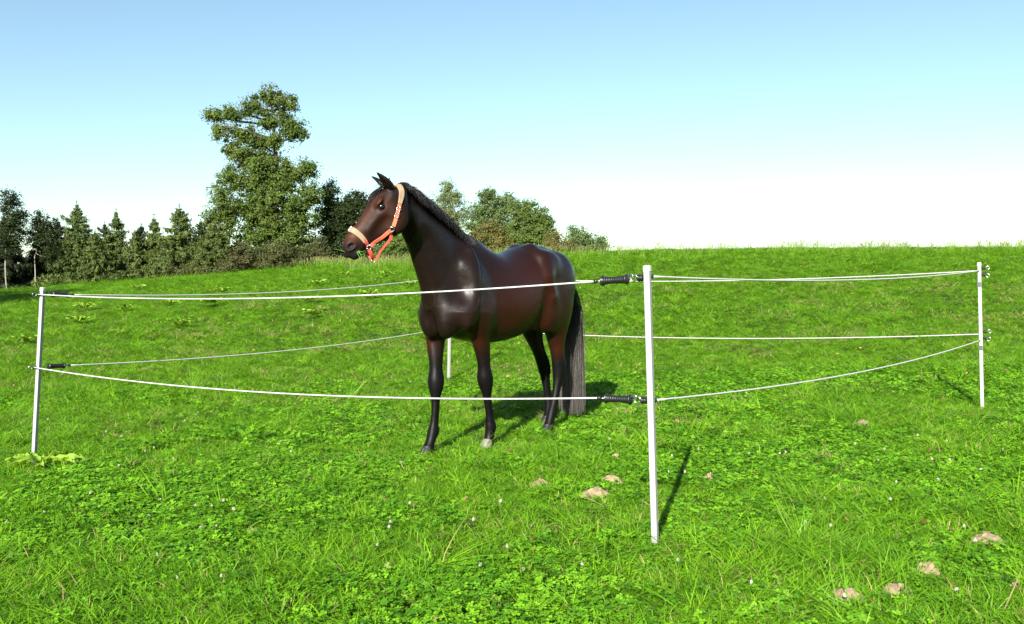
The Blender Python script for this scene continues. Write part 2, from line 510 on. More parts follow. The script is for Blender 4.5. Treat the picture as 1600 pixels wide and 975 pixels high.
def spruce(label, px, Y, top_py, base_py, half_w_px, mat, dens=1.0, group="spruces along the wood edge", gap=.0):
    k = Y / F_PX
    base = place(px, Y); H = EYE + (450 - top_py) * k - base[2]; R = half_w_px * k * 1.12
    root = empty("spruce_tree", base); tag(root, label, "tree", group)
    mb = MB(); mb.tube([(0, 0, -.2), (0, 0, H * .5), (0, 0, H)], [.022 * H, .012 * H, .004], 8)
    cs, ns, ss, ts = [], [], [], []
    z = H * .02
    while z < H * .985:
        f = z / H; r = R * ((1 - f) ** .95) * (1 + .12 * rng.normal()) + .03 * H * .2
        nb = int(8 + 8 * (1 - f))
        for i in range(nb):
            a = rng.random() * 2 * math.pi; L = r * (.62 + .5 * rng.random())
            d = np.array([math.cos(a), math.sin(a), 0]); sidev = np.array([-d[1], d[0], 0])
            zb = z + H * .03 * rng.normal() * (1 - f)
            m_ = max(8, int(dens * 62 * L))
            t = rng.random(m_) ** .7
            rise = .42 * L * (1 - f) if f < .75 else -.35 * L
            ctr = np.array([0, 0, zb]) + d * (t * L)[:, None]
            ctr[:, 2] += -rise * (t ** 1.2) * .9 + .16 * L * t ** 3
            wid = (.04 + .26 * L * (1 - t) * t * 1.6 + .03)
            off = rng.uniform(-1, 1, m_)
            hang = np.abs(rng.normal(size=m_)) * .09 * (1 + L * .5)
            ctr += sidev * (off * wid)[:, None]; ctr[:, 2] -= hang
            nn = d * .5 + sidev * (off * .7)[:, None] + rng.normal(size=(m_, 3)) * .4 + np.array([0, 0, .35])
            cs.append(ctr); ns.append(nn / np.linalg.norm(nn, axis=1)[:, None])
            ss.append(.075 * (.6 + .9 * rng.random(m_)) * (1 + .2 * (1 - f)))
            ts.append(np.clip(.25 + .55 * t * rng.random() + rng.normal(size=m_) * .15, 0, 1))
            if f < .8: mb.tube([(0, 0, z), tuple(np.array([0, 0, z]) + d * L * .5 + np.array([0, 0, -rise * .4])), tuple(np.array([0, 0, z]) + d * L * .92 + np.array([0, 0, -rise * .75]))], [.011, .008, .003], 4, False)
        z += H * (.043 + gap) * (.7 + .6 * rng.random())
    # leader shoot
    m_ = 60; zz = H * (.90 + .14 * rng.random(m_)); c = rng.normal(size=(m_, 3)) * .03; c[:, 2] = zz
    cs.append(c); ns.append(unit(m_)); ss.append(np.full(m_, .05)); ts.append(rng.random(m_))
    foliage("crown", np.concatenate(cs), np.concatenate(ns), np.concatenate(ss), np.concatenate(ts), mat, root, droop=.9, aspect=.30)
    mb.build("trunk", m_bark, root)
    return root

# left wood edge
YW = 60
spruce("dark spruce at the left edge of the picture", 8, 57, 338, 455, 52, m_spruce_shade, 1.5)
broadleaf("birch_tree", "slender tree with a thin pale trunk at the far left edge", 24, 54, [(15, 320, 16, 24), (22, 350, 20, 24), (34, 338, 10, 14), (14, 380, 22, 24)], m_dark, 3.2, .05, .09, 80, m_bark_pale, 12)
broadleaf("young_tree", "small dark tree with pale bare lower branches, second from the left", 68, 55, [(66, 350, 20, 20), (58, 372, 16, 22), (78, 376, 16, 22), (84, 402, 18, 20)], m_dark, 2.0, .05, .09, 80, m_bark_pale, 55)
spruce("dark spruce standing behind the small pale-stemmed tree", 62, 60, 368, 455, 48, m_spruce_shade, 1.5)
spruce("tallest pointed spruce between the small tree and the narrow spruces", 122, 56, 318, 452, 58, m_spruce, 1.5)
spruce("small spruce leaning against the tall pointed spruce", 150, 54, 362, 452, 40, m_spruce, 1.5)
spruce("narrow pointed spruce left of the broad evergreens", 183, 57, 330, 450, 42, m_spruce, 1.5)
spruce("low spruce in front of the narrow pointed spruce", 212, 56, 362, 448, 34, m_spruce, 1.5)
spruce("slim spruce tucked beside the broad evergreen", 242, 57, 338, 446, 38, m_spruce, 1.5)
spruce("broad bushy spruce left of the big oak", 282, 56, 322, 442, 62, m_spruce, 1.6)
spruce("drooping spruce close to the foot of the big oak", 335, 55, 352, 438, 50, m_spruce, 1.5)
broadleaf("ivy_tree", "leafy tree touching the left side of the big oak", 345, 57, [(345, 305, 20, 18), (352, 330, 24, 24), (335, 345, 20, 26), (350, 370, 26, 30)], m_oak, 2.0, .12, .10, 95, fill=.5)
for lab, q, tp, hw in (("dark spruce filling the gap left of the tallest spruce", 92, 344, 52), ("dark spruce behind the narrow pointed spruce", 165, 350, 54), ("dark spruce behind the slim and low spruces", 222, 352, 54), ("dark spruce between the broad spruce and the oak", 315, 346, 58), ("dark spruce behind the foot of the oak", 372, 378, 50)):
    spruce(lab, q, 63, tp, 450, hw, m_spruce_shade, 1.3)  # back row in the darkened needles, painting shade into the gaps between front spruces
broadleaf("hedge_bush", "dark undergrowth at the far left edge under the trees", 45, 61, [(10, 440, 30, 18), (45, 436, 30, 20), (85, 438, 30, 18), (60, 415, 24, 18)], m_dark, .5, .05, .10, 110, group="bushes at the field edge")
# the big oak
oak = [(424, 150, 18, 18), (398, 168, 22, 18), (448, 168, 20, 18), (362, 178, 26, 14), (336, 184, 17, 12), (425, 190, 30, 18), (455, 200, 26, 16), (352, 212, 17, 18),
       (385, 215, 24, 20), (430, 222, 34, 18), (466, 214, 14, 9), (402, 250, 40, 30), (420, 275, 44, 34), (425, 340, 52, 40), (372, 242, 20, 20), (365, 280, 22, 20), (400, 290, 38, 26), (445, 275, 34, 22), (478, 268, 24, 20),
       (486, 300, 20, 22), (440, 315, 48, 30), (390, 330, 38, 30), (470, 340, 34, 30), (405, 370, 44, 32), (455, 380, 44, 34), (420, 408, 50, 20), (470, 405, 40, 20)]
broadleaf("oak_tree", "tall spreading oak towering over the wood behind the horse's head", 425, 58, oak, m_oak, 3.0, .30, .115, 105, fill=.42, group=None)
for i, (lab, bx) in enumerate((("dark undergrowth under the spruces left of the big oak", [(330, 425, 40, 16), (290, 430, 30, 14), (360, 412, 24, 16)]), ("brownish scrub at the left foot of the big oak", [(368, 408, 26, 18), (388, 395, 20, 18)]), ("olive scrub below the big oak", [(420, 405, 26, 20), (445, 398, 24, 22)]),
                               ("rounded olive bush at the right foot of the big oak", [(482, 402, 26, 20), (500, 392, 18, 22), (465, 412, 16, 10)]))):
    broadleaf("scrub_bush", lab, bx[0][0], 54.5 + i * .3, bx, m_scrub, .5, .05, .09, 100, group="scrub along the wood edge")
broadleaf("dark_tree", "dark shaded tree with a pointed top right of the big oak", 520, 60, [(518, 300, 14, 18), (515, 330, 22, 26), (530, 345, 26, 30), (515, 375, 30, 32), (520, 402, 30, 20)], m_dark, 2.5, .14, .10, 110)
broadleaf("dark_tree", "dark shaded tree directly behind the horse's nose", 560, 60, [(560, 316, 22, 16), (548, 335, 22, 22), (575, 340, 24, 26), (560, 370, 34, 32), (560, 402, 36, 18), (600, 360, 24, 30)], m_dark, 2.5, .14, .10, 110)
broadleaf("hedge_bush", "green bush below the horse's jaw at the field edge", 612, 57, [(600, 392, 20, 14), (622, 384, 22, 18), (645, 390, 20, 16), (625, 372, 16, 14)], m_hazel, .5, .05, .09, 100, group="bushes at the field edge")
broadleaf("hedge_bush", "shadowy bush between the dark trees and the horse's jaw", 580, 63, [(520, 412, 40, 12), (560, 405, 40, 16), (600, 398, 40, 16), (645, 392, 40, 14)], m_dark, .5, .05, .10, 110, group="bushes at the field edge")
# group behind the crest
broadleaf("birch_tree", "pale birch with airy crown above the horse's neck", 702, 64, [(701, 293, 12, 14), (694, 312, 20, 16), (712, 314, 16, 16), (690, 335, 20, 18), (716, 338, 22, 20), (702, 358, 28, 24)], m_birch, 4.0, .10, .085, 75, m_bark_pale)
broadleaf("willow_tree", "tall silvery green willow right of the pale birch", 765, 60, [(762, 312, 18, 18), (785, 318, 22, 18), (750, 332, 20, 18), (772, 342, 28, 22), (800, 330, 22, 18), (745, 360, 24, 24), (785, 368, 34, 26)], m_willow, 2.5, .12, .095, 100, droop=.2)
broadleaf("hazel_tree", "dense green rounded tree at the right of the willow", 832, 59, [(826, 328, 20, 16), (845, 340, 18, 16), (818, 348, 26, 20), (848, 360, 22, 22), (830, 374, 34, 26), (800, 375, 24, 24)], m_hazel, 2.0, .12, .095, 105)
broadleaf("rusty_bush", "rust tinted bush above the horse's withers", 765, 52, [(765, 362, 24, 18), (745, 378, 22, 20), (782, 380, 26, 20), (765, 395, 34, 14)], m_rust, .6, .06, .085, 105, group="bushes at the field edge")
broadleaf("rusty_bush", "low brownish bush right of the rounded tree", 872, 55, [(868, 372, 14, 12), (880, 382, 16, 12), (860, 386, 16, 14)], m_rust, .5, .05, .08, 100, group="bushes at the field edge")
broadleaf("willow_bush", "loose grey green bush rising on the crest", 905, 56, [(900, 362, 14, 13), (915, 370, 16, 12), (895, 380, 18, 14), (918, 386, 20, 10)], m_willow, .8, .06, .085, 90, group="bushes at the field edge")
broadleaf("willow_bush", "small last bush of the row on the crest", 940, 56, [(938, 370, 10, 9), (942, 382, 14, 10), (930, 388, 14, 8)], m_willow, .6, .05, .08, 90, group="bushes at the field edge")
# trees beside the frame whose shade falls on the far left of the field
for i, (x, y, h) in enumerate(((-20.3, 19.0, 9.0), (-23.2, 23.0, 9.0), (-26.8, 28.0, 9.5))):
    pxx = 800 + x / y * F_PX; k = F_PX / y; zt = gz(x, y)
    def py(z): return 450 - (z + zt - EYE) * k
    broadleaf("hedge_tree", f"leafy hedgerow tree left of the picture, {['nearest', 'middle', 'farthest'][i]} of three", pxx, y,
              [(pxx, py(h * .85), 1.5 * k, 1.2 * k), (pxx - 1.2 * k, py(h * .6), 1.8 * k, 1.6 * k), (pxx + 1.2 * k, py(h * .55), 1.8 * k, 1.7 * k), (pxx, py(h * .3), 2.4 * k, 1.8 * k)], m_hazel, 2.0, .16, .14, 60, clump=.5, group="hedgerow trees left of the picture")
# ------------------------------------------------------------------ the horse
HTH = math.radians(53)
H0 = Vector((-.47, 7.38, 0)); H0.z = gz(H0.x, H0.y) + GDROP + .022
HYAW = math.atan2(-math.sin(HTH), -math.cos(HTH))
HM = Matrix.Translation(H0) @ Matrix.Rotation(HYAW, 4, 'Z')
HMI = HM.inverted()

VOX = 0.0085
B0 = np.array([-1.70, -.50, -.06]); B1 = np.array([1.30, .50, 2.24])
SH = np.ceil((B1 - B0) / VOX).astype(int) + 1
AX = [B0[i] + VOX * np.arange(SH[i]) for i in range(3)]
D = np.full(SH, 0.5, dtype=np.float32)

def sub(lo, hi):
    i0 = np.clip(np.floor((np.array(lo) - B0) / VOX).astype(int), 0, SH - 2)
    i1 = np.clip(np.ceil((np.array(hi) - B0) / VOX).astype(int) + 1, i0 + 1, SH)
    sl = tuple(slice(a, b) for a, b in zip(i0, i1))
    X = AX[0][sl[0]][:, None, None]; Y = AX[1][sl[1]][None, :, None]; Z = AX[2][sl[2]][None, None, :]
    return sl, X, Y, Z
def smin(a, b, k):
    h = np.maximum(k - np.abs(a - b), 0) / k
    return np.minimum(a, b) - h * h * k * .25
def put(sl, d, k, op):
    if op == '+': D[sl] = smin(D[sl], d, k)
    else: D[sl] = -smin(-D[sl], d, k)
def dense(tab, n=120, sm=5):
    tab = np.array(sorted(tab), float)
    t = np.linspace(tab[0, 0], tab[-1, 0], n)
    out = [t]
    for j in range(1, tab.shape[1]):
        c = np.interp(t, tab[:, 0], tab[:, j])
        for _ in range(3):
            p = np.pad(c, sm, mode='reflect', reflect_type='odd')
            c = np.convolve(p, np.ones(2 * sm + 1) / (2 * sm + 1), 'valid')
        out.append(c)
    return out
def gcyl(O, u, v, w, tab, k=.04, p=2.0, op='+', pad=.12, sm=5):
    """tab rows: t, cv, cw_mid, rv, r_up, r_dn   (generalised cylinder along u)"""
    O, u, v, w = [np.array(a, float) for a in (O, u, v, w)]
    T, CV, CW, RV, RU, RD = dense(tab, sm=sm)
    C = O + T[:, None] * u + CV[:, None] * v + CW[:, None] * w
    R = np.maximum.reduce([RV, RU, RD])[:, None] + pad
    sl, X, Y, Z = sub((C - R).min(0), (C + R).max(0))
    dx, dy, dz = X - O[0], Y - O[1], Z - O[2]
    t = dx * u[0] + dy * u[1] + dz * u[2]
    a = dx * v[0] + dy * v[1] + dz * v[2]
    c = dx * w[0] + dy * w[1] + dz * w[2]
    a = a - np.interp(t, T, CV); c = c - np.interp(t, T, CW)
    rv = np.interp(t, T, RV); rw = np.where(c > 0, np.interp(t, T, RU), np.interp(t, T, RD))
    A = np.abs(a) / rv; Cc = np.abs(c) / rw
    n = (A ** p + Cc ** p) ** (1 / p)
    k1 = np.sqrt((A / rv) ** 2 + (Cc / rw) ** 2) + 1e-6
    d = n * (n - 1) / k1
    d = np.where(n < .2, -.8 * np.minimum(rv, rw), d)
    ex = np.maximum(np.maximum(T[0] - t, t - T[-1]), 0)
    d = np.where(ex > 0, np.sqrt(np.maximum(d, 0) ** 2 + ex ** 2), d)
    put(sl, d.astype(np.float32), k, op)
def ell(c, r, k=.04, op='+', axes=None, pad=.10):
    c = np.array(c, float); r = np.array(r, float)
    m = r.max() + pad
    sl, X, Y, Z = sub(c - m, c + m)
    d = [X - c[0], Y - c[1], Z - c[2]]
    if axes is not None:
        axes = [np.array(q, float) / np.linalg.norm(q) for q in axes]
        d = [d[0] * q[0] + d[1] * q[1] + d[2] * q[2] for q in axes]
    k0 = np.sqrt(sum((d[i] / r[i]) ** 2 for i in range(3)))
    k1 = np.sqrt(sum((d[i] / r[i] ** 2) ** 2 for i in range(3))) + 1e-6
    dd = np.where(k0 < .2, -.8 * r.min(), k0 * (k0 - 1) / k1)
    put(sl, dd.astype(np.float32), k, op)
def cap(a, b, ra, rb, k=.03, op='+', pad=.1):
    a = np.array(a, float); b = np.array(b, float); m = max(ra, rb) + pad
    sl, X, Y, Z = sub(np.minimum(a, b) - m, np.maximum(a, b) + m)
    ab = b - a; L = ab @ ab
    t = np.clip(((X - a[0]) * ab[0] + (Y - a[1]) * ab[1] + (Z - a[2]) * ab[2]) / L, 0, 1)
    d = np.sqrt((X - a[0] - t * ab[0]) ** 2 + (Y - a[1] - t * ab[1]) ** 2 + (Z - a[2] - t * ab[2]) ** 2) - (ra + (rb - ra) * t)
    put(sl, d.astype(np.float32), k, op)

XA, YA, ZA = (1, 0, 0), (0, 1, 0), (0, 0, 1)
# --- trunk
tr = [(-1.53, 1.30, 1.14, .05, .5), (-1.50, 1.42, 1.06, .12, .5), (-1.43, 1.535, .99, .20, .5), (-1.31, 1.61, .93, .262, .52),
      (-1.15, 1.65, .89, .29, .52), (-1.0, 1.658, .895, .293, .50), (-.85, 1.625, .855, .298, .46), (-.70, 1.575, .82, .308, .42),
      (-.55, 1.548, .80, .308, .42), (-.40, 1.572, .795, .292, .42), (-.28, 1.625, .80, .262, .42), (-.17, 1.652, .82, .232, .42),
      (-.05, 1.64, .84, .212, .42), (.07, 1.58, .87, .195, .45), (.17, 1.48, .92, .175, .5), (.25, 1.36, 1.0, .14, .5), (.30, 1.24, 1.08, .06, .5)]
gcyl((0, 0, 0), XA, YA, ZA, [(x, 0, zb + f * (zt - zb), w, (1 - f) * (zt - zb), f * (zt - zb)) for x, zt, zb, w, f in tr], k=.02, p=2.15, sm=4)
ell((-.14, 0, 1.60), (.20, .055, .075), .09)                       # withers
for s in (-1, 1):
    sn_ = np.array([.834, s * .497, .238]); s1 = np.array([-.204, -s * .122, .971]); s2 = np.cross(sn_, s1)
    ell(np.array([.100, s * .224, 1.28]) - sn_ * .055, (.055, .33, .085), .05, axes=[sn_, s1, s2])   # flat front of the shoulder blade
    for a_, b_ in (((-.94, .09, 1.605), (-.92, .19, 1.515)), ((-.92, .19, 1.515), (-.93, .262, 1.37)), ((-.93, .262, 1.37), (-.98, .285, 1.18))):
        cap((a_[0], s * a_[1], a_[2]), (b_[0], s * b_[1], b_[2]), .026, .026, .09)               # front rim of the haunch
    ell((-.06, s * .165, 1.26), (.13, .085, .27), .07, axes=[(.86, 0, -.5), YA, (.5, 0, .86)])   # shoulder blade
    ell((.085, s * .165, 1.12), (.125, .085, .15), .10)                # point of shoulder
    ell((-.10, s * .175, 1.03), (.15, .08, .15), .09)                # triceps
    ell((.185, s * .085, 1.02), (.095, .085, .16), .075)              # breast muscle
    ell((-1.02, s * .225, 1.47), (.12, .055, .10), .10)               # point of hip
    ell((-1.28, s * .15, 1.33), (.20, .135, .24), .08)                # buttock
    ell((-1.12, s * .195, 1.10), (.18, .09, .22), .08)                # thigh
    ell((-1.02, s * .19, 1.0), (.11, .075, .12), .12)                   # stifle
ell((.275, 0, .96), (.035, .014, .16), .05, '-')                     # groove between breast muscles
for s in (-1, 1):
    cap((-.235, s * .315, 1.30), (-.26, s * .30, .93), .018, .018, .06, '-')   # behind the shoulder
    cap((-.90, s * .36, 1.20), (-.86, s * .32, .95), .03, .03, .10, '-')       # flank hollow
# --- neck
NU = np.array([.731, 0, .682]); NW = np.array([-.682, 0, .731]); NO = (.1, 0, 1.45)
nk = [(-.20, 0, .33, -.38, .175), (-.10, 0, .315, -.36, .165), (.035, 0, .285, -.318, .145), (.15, 0, .268, -.275, .128), (.26, .004, .245, -.243, .115), (.36, .01, .22, -.212, .101),
      (.46, .018, .187, -.188, .092), (.56, .03, .150, -.172, .087), (.65, .042, .120, -.158, .080), (.75, .056, .078, -.13, .074), (.82, .065, .04, -.09, .062)]
gcyl(NO, NU, YA, NW, [(t, y, .30 * a + .70 * b, w, .70 * (a - b), .30 * (a - b)) for t, y, a, b, w in nk], k=.075, p=1.95)
for s in (-1, 1):
    cap((.45, s * .16, 1.60), (.18, s * .25, 1.24), .03, .05, .16, '-')       # shallow jugular furrow
# --- head frame
HF = np.array([.809, -.588, 0]); HLAT = np.array([.588, .809, 0]); HZ = np.array([0, 0, 1.0])
HO = np.array([.777, .060, 2.003])
HU = .596 * HF - .803 * HZ; HW = .803 * HF + .596 * HZ
def hp(t, v, w): return HO + t * HU + v * HLAT + w * HW
hd = [(-.06, -.06, -.09, .03), (-.03, -.03, -.11, .052), (0, .004, -.145, .066), (.05, .046, -.195, .080), (.10, .074, -.232, .088), (.15, .078, -.253, .092),
      (.20, .068, -.262, .09), (.25, .056, -.248, .082), (.30, .048, -.222, .072), (.36, .044, -.184, .062), (.42, .045, -.150, .056), (.48, .05, -.122, .056),
      (.53, .044, -.103, .056), (.575, .024, -.09, .05), (.605, -.005, -.066, .036), (.615, -.02, -.05, .02)]
gcyl(HO, HU, HLAT, HW, [(t, 0, .55 * a + .45 * b, w, .45 * (a - b), .55 * (a - b)) for t, a, b, w in hd], k=.06, p=2.35, sm=3)
for s in (-1, 1):
    ell(hp(.185, s * .060, -.160), (.10, .095, .034), .035, axes=[HU, HW, HLAT])           # cheek
    ell(hp(.155, s * .082, .008), (.046, .018, .032), .018, axes=[HU, HW, HLAT])          # brow
    cap(hp(.21, s * .070, -.055), hp(.36, s * .050, -.055), .016, .010, .06)              # facial crest
    ell(hp(.30, s * .103, -.115), (.07, .03, .022), .06, '-', axes=[HU, HW, HLAT])        # hollow before the cheek
    ell(hp(.08, s * .098, .0), (.035, .02, .018), .03, '-', axes=[HU, HW, HLAT])          # temple
    ell(hp(.528, s * .044, -.020), (.050, .040, .026), .02, axes=[HU, HW, HLAT])          # nostril rim
    ell(hp(.538, s * .070, -.018), (.034, .019, .026), .010, '-', axes=[HU * .85 + HW * .35, HW * .85 - HU * .35, HLAT])
    ell(hp(.172, s * .104, -.024), (.032, .020, .018), .016, '-', axes=[HU, HW, HLAT])    # eye socket
    cap(hp(.60, s * .05, -.040), hp(.485, s * .062, -.078), .006, .004, .012, '-')        # mouth line
ell(hp(.555, 0, -.088), (.045, .03, .042), .025, axes=[HU, HW, HLAT])
# ears
for s in (-1, 1):
    eb = hp(.008, s * .066, .018); et = hp(-.002, s * .130, .174)
    eu = (et - eb) / np.linalg.norm(et - eb)
    ef = HF * .9 + HLAT * s * .5; ef -= eu * (ef @ eu); ef /= np.linalg.norm(ef)
    es = np.cross(eu, ef)
    gcyl(eb, eu, es, ef, [(-.03, 0, 0, .022, .02, .02), (0, 0, 0, .034, .026, .026), (.04, 0, 0, .041, .024, .024), (.075, 0, 0, .036, .019, .019),
                          (.11, 0, 0, .021, .013, .013), (.14, 0, .003, .009, .007, .007), (.152, 0, .004, .004, .004, .004)], k=.016, sm=2)
    cap(eb + eu * .045 + ef * .030, eb + eu * .118 + ef * .018, .018, .006, .008, '-')
# --- legs : rows z, x, y, rx, ry
FORE = [(1.06, .13, .085), (.93, .105, .08), (.82, .084, .068), (.70, .062, .054), (.62, .047, .043), (.555, .057, .054), (.50, .057, .054), (.45, .044, .042),
        (.40, .030, .027), (.30, .026, .0225), (.22, .027, .0245), (.175, .043, .038), (.145, .043, .039), (.105, .032, .031), (.07, .036, .036), (.02, .044, .043)]
def leg(path, prof, dz):
    path = np.array(sorted(path), float)
    rows = []
    for z, rx, ry in prof:
        x = np.interp(z, path[:, 0], path[:, 1]); y = np.interp(z, path[:, 0], path[:, 2])
        zz = z + dz * max(0, 1 - z / .7)
        th = 1 + .20 * smooth01((.75 - z) / .2)
        rows.append((zz, y, x, ry * th, rx * th, rx * th))
    gcyl((0, 0, 0), ZA, YA, XA, rows, k=.055, sm=2)
def hoof_ground(x, y):
    p = HM @ Vector((x, y, 0)); return gz(p.x, p.y) - H0.z
RF = [(1.06, .03, -.15), (.93, .06, -.145), (.82, .075, -.135), (.70, .09, -.118), (.60, .10, -.108), (.50, .108, -.10), (.40, .12, -.094), (.30, .134, -.09), (.175, .152, -.09), (.145, .158, -.09), (.105, .185, -.09), (.07, .207, -.09), (.02, .23, -.09)]
LF = [(1.06, -.06, .16), (.93, -.12, .155), (.82, -.16, .15), (.70, -.195, .146), (.60, -.215, .142), (.50, -.232, .14), (.40, -.25, .14), (.30, -.27, .14), (.175, -.30, .14), (.145, -.302, .14), (.105, -.29, .14), (.07, -.277, .14), (.02, -.262, .14)]
HIND = [(1.25, .22, .13), (1.10, .20, .125), (.98, .17, .11), (.88, .135, .09), (.78, .098, .072), (.70, .075, .058), (.62, .062, .050), (.56, .062, .050), (.50, .056, .049), (.44, .042, .038),
        (.36, .034, .030), (.26, .031, .0275), (.18, .040, .036), (.145, .040, .036), (.105, .033, .032), (.07, .036, .036), (.02, .044, .043)]
LH = [(1.25, -1.22, .14), (1.10, -1.24, .16), (.98, -1.235, .165), (.88, -1.225, .165), (.78, -1.235, .16), (.70, -1.25, .16), (.62, -1.27, .16), (.56, -1.283, .16), (.50, -1.285, .16), (.44, -1.27, .16),
      (.36, -1.245, .16), (.26, -1.212, .158), (.18, -1.178, .157), (.145, -1.165, .157), (.105, -1.14, .157), (.07, -1.122, .157), (.02, -1.10, .157)]
RH = [(1.25, -1.24, -.14), (1.10, -1.27, -.155), (.98, -1.28, -.16), (.88, -1.29, -.155), (.78, -1.325, -.15), (.70, -1.37, -.145), (.62, -1.42, -.14), (.56, -1.455, -.14), (.50, -1.48, -.14), (.44, -1.49, -.14),
      (.36, -1.505, -.138), (.26, -1.525, -.132), (.18, -1.535, -.125), (.145, -1.535, -.12), (.105, -1.52, -.12), (.07, -1.505, -.12), (.02, -1.49, -.12)]
LEGS = []
for P, prof, hind in ((RF, FORE, 0), (LF, FORE, 0), (LH, HIND, 1), (RH, HIND, 1)):
    fx, fy = P[-1][1], P[-1][2]
    dz = hoof_ground(fx, fy)
    leg(P, prof, dz); LEGS.append((P, dz, hind))
    P_ = np.array(sorted(P))
    at = lambda z: np.array([np.interp(z, P_[:, 0], P_[:, 1]), np.interp(z, P_[:, 0], P_[:, 2]), z + dz * max(0, 1 - z / .7)])
    if hind:
        cap(at(.60) + (-.052, 0, .0), at(.50) + (-.030, 0, 0), .026, .022, .03)     # point of hock
        cap(at(.72) + (-.045, 0, 0), at(.60) + (-.050, 0, .01), .018, .018, .03)      # achilles tendon
    else:
        ell(at(.535) + (.022, 0, 0), (.030, .036, .045), .03)                          # knee cap
    cap(at(.40) + (-.034, 0, 0), at(.20) + (-.034, 0, 0), .014, .015, .010)            # flexor tendon
    ell(at(.155) + (-.026, 0, 0), (.022, .026, .028), .02)                             # ergot
# --- dock of the tail
cap((-1.40, 0, 1.555), (-1.545, 0, 1.46), .05, .04, .05)
cap((-1.545, 0, 1.46), (-1.60, 0, 1.25), .04, .028, .04)

def surface_nets(D, org, h):
    S = D < 0
    nx, ny, nz = D.shape
    acc = np.zeros((nx - 1, ny - 1, nz - 1, 3), np.float32); cnt = np.zeros((nx - 1, ny - 1, nz - 1), np.float32)
    c = S[:-1, :-1, :-1].astype(np.int8)
    tot = sum(S[i:nx - 1 + i, j:ny - 1 + j, k:nz - 1 + k].astype(np.int8) for i in (0, 1) for j in (0, 1) for k in (0, 1))
    act = (tot > 0) & (tot < 8)
    idx = np.argwhere(act)
    vid = -np.ones(act.shape, np.int64); vid[act] = np.arange(len(idx))
    pos = np.zeros((len(idx), 3)); n = np.zeros(len(idx))
    corners = [(i, j, k) for i in (0, 1) for j in (0, 1) for k in (0, 1)]
    for a in corners:
        for b in corners:
            if sum(abs(p - q) for p, q in zip(a, b)) != 1 or a > b: continue
            da = D[idx[:, 0] + a[0], idx[:, 1] + a[1], idx[:, 2] + a[2]]; db = D[idx[:, 0] + b[0], idx[:, 1] + b[1], idx[:, 2] + b[2]]
            m = (da < 0) != (db < 0)
            t = np.where(m, da / np.where(m, da - db, 1), 0)
            p = np.array(a) + t[:, None] * (np.array(b) - np.array(a))
            pos += np.where(m[:, None], p, 0); n += m
    pos = (pos / n[:, None] + idx) * h + org
    quads = []
    for ax in range(3):
        o1, o2 = [(1, 2), (2, 0), (0, 1)][ax]
        s0 = [slice(None)] * 3; s1 = [slice(None)] * 3
        s0[ax] = slice(0, -1); s1[ax] = slice(1, None)
        ch = np.argwhere(S[tuple(s0)] != S[tuple(s1)])
        ch = ch[(ch[:, o1] > 0) & (ch[:, o2] > 0) & (ch[:, o1] < D.shape[o1] - 1) & (ch[:, o2] < D.shape[o2] - 1)]
        ins = S[tuple(ch.T)]
        def cell(d1, d2):
            q = ch.copy(); q[:, o1] += d1; q[:, o2] += d2
            return vid[tuple(q.T)]
        Q = np.stack([cell(-1, -1), cell(0, -1), cell(0, 0), cell(-1, 0)], 1)
        Q[~ins] = Q[~ins][:, ::-1]
        quads.append(Q)
    return pos, np.concatenate(quads)
HV, HQ = surface_nets(D, B0, VOX)
# light smoothing takes the voxel ripple out of the skin
def smooth_mesh(V, Q, it):
    e = np.concatenate([Q[:, [0, 1]], Q[:, [1, 2]], Q[:, [2, 3]], Q[:, [3, 0]]])
    for i in range(it):
        s = np.zeros_like(V); n = np.zeros(len(V))
        for a, b in ((0, 1), (1, 0)):
            for d in range(3): s[:, d] += np.bincount(e[:, a], V[e[:, b], d], len(V))
            n += np.bincount(e[:, a], minlength=len(V))
        f = .5 if i % 2 == 0 else -.51
        V = V + f * (s / n[:, None] - V)
    return V
HV = smooth_mesh(HV, HQ, 6)
# keep the largest piece only
HBVH = BVHTree.FromPolygons([tuple(v) for v in HV], [tuple(int(i) for i in q) for q in HQ])

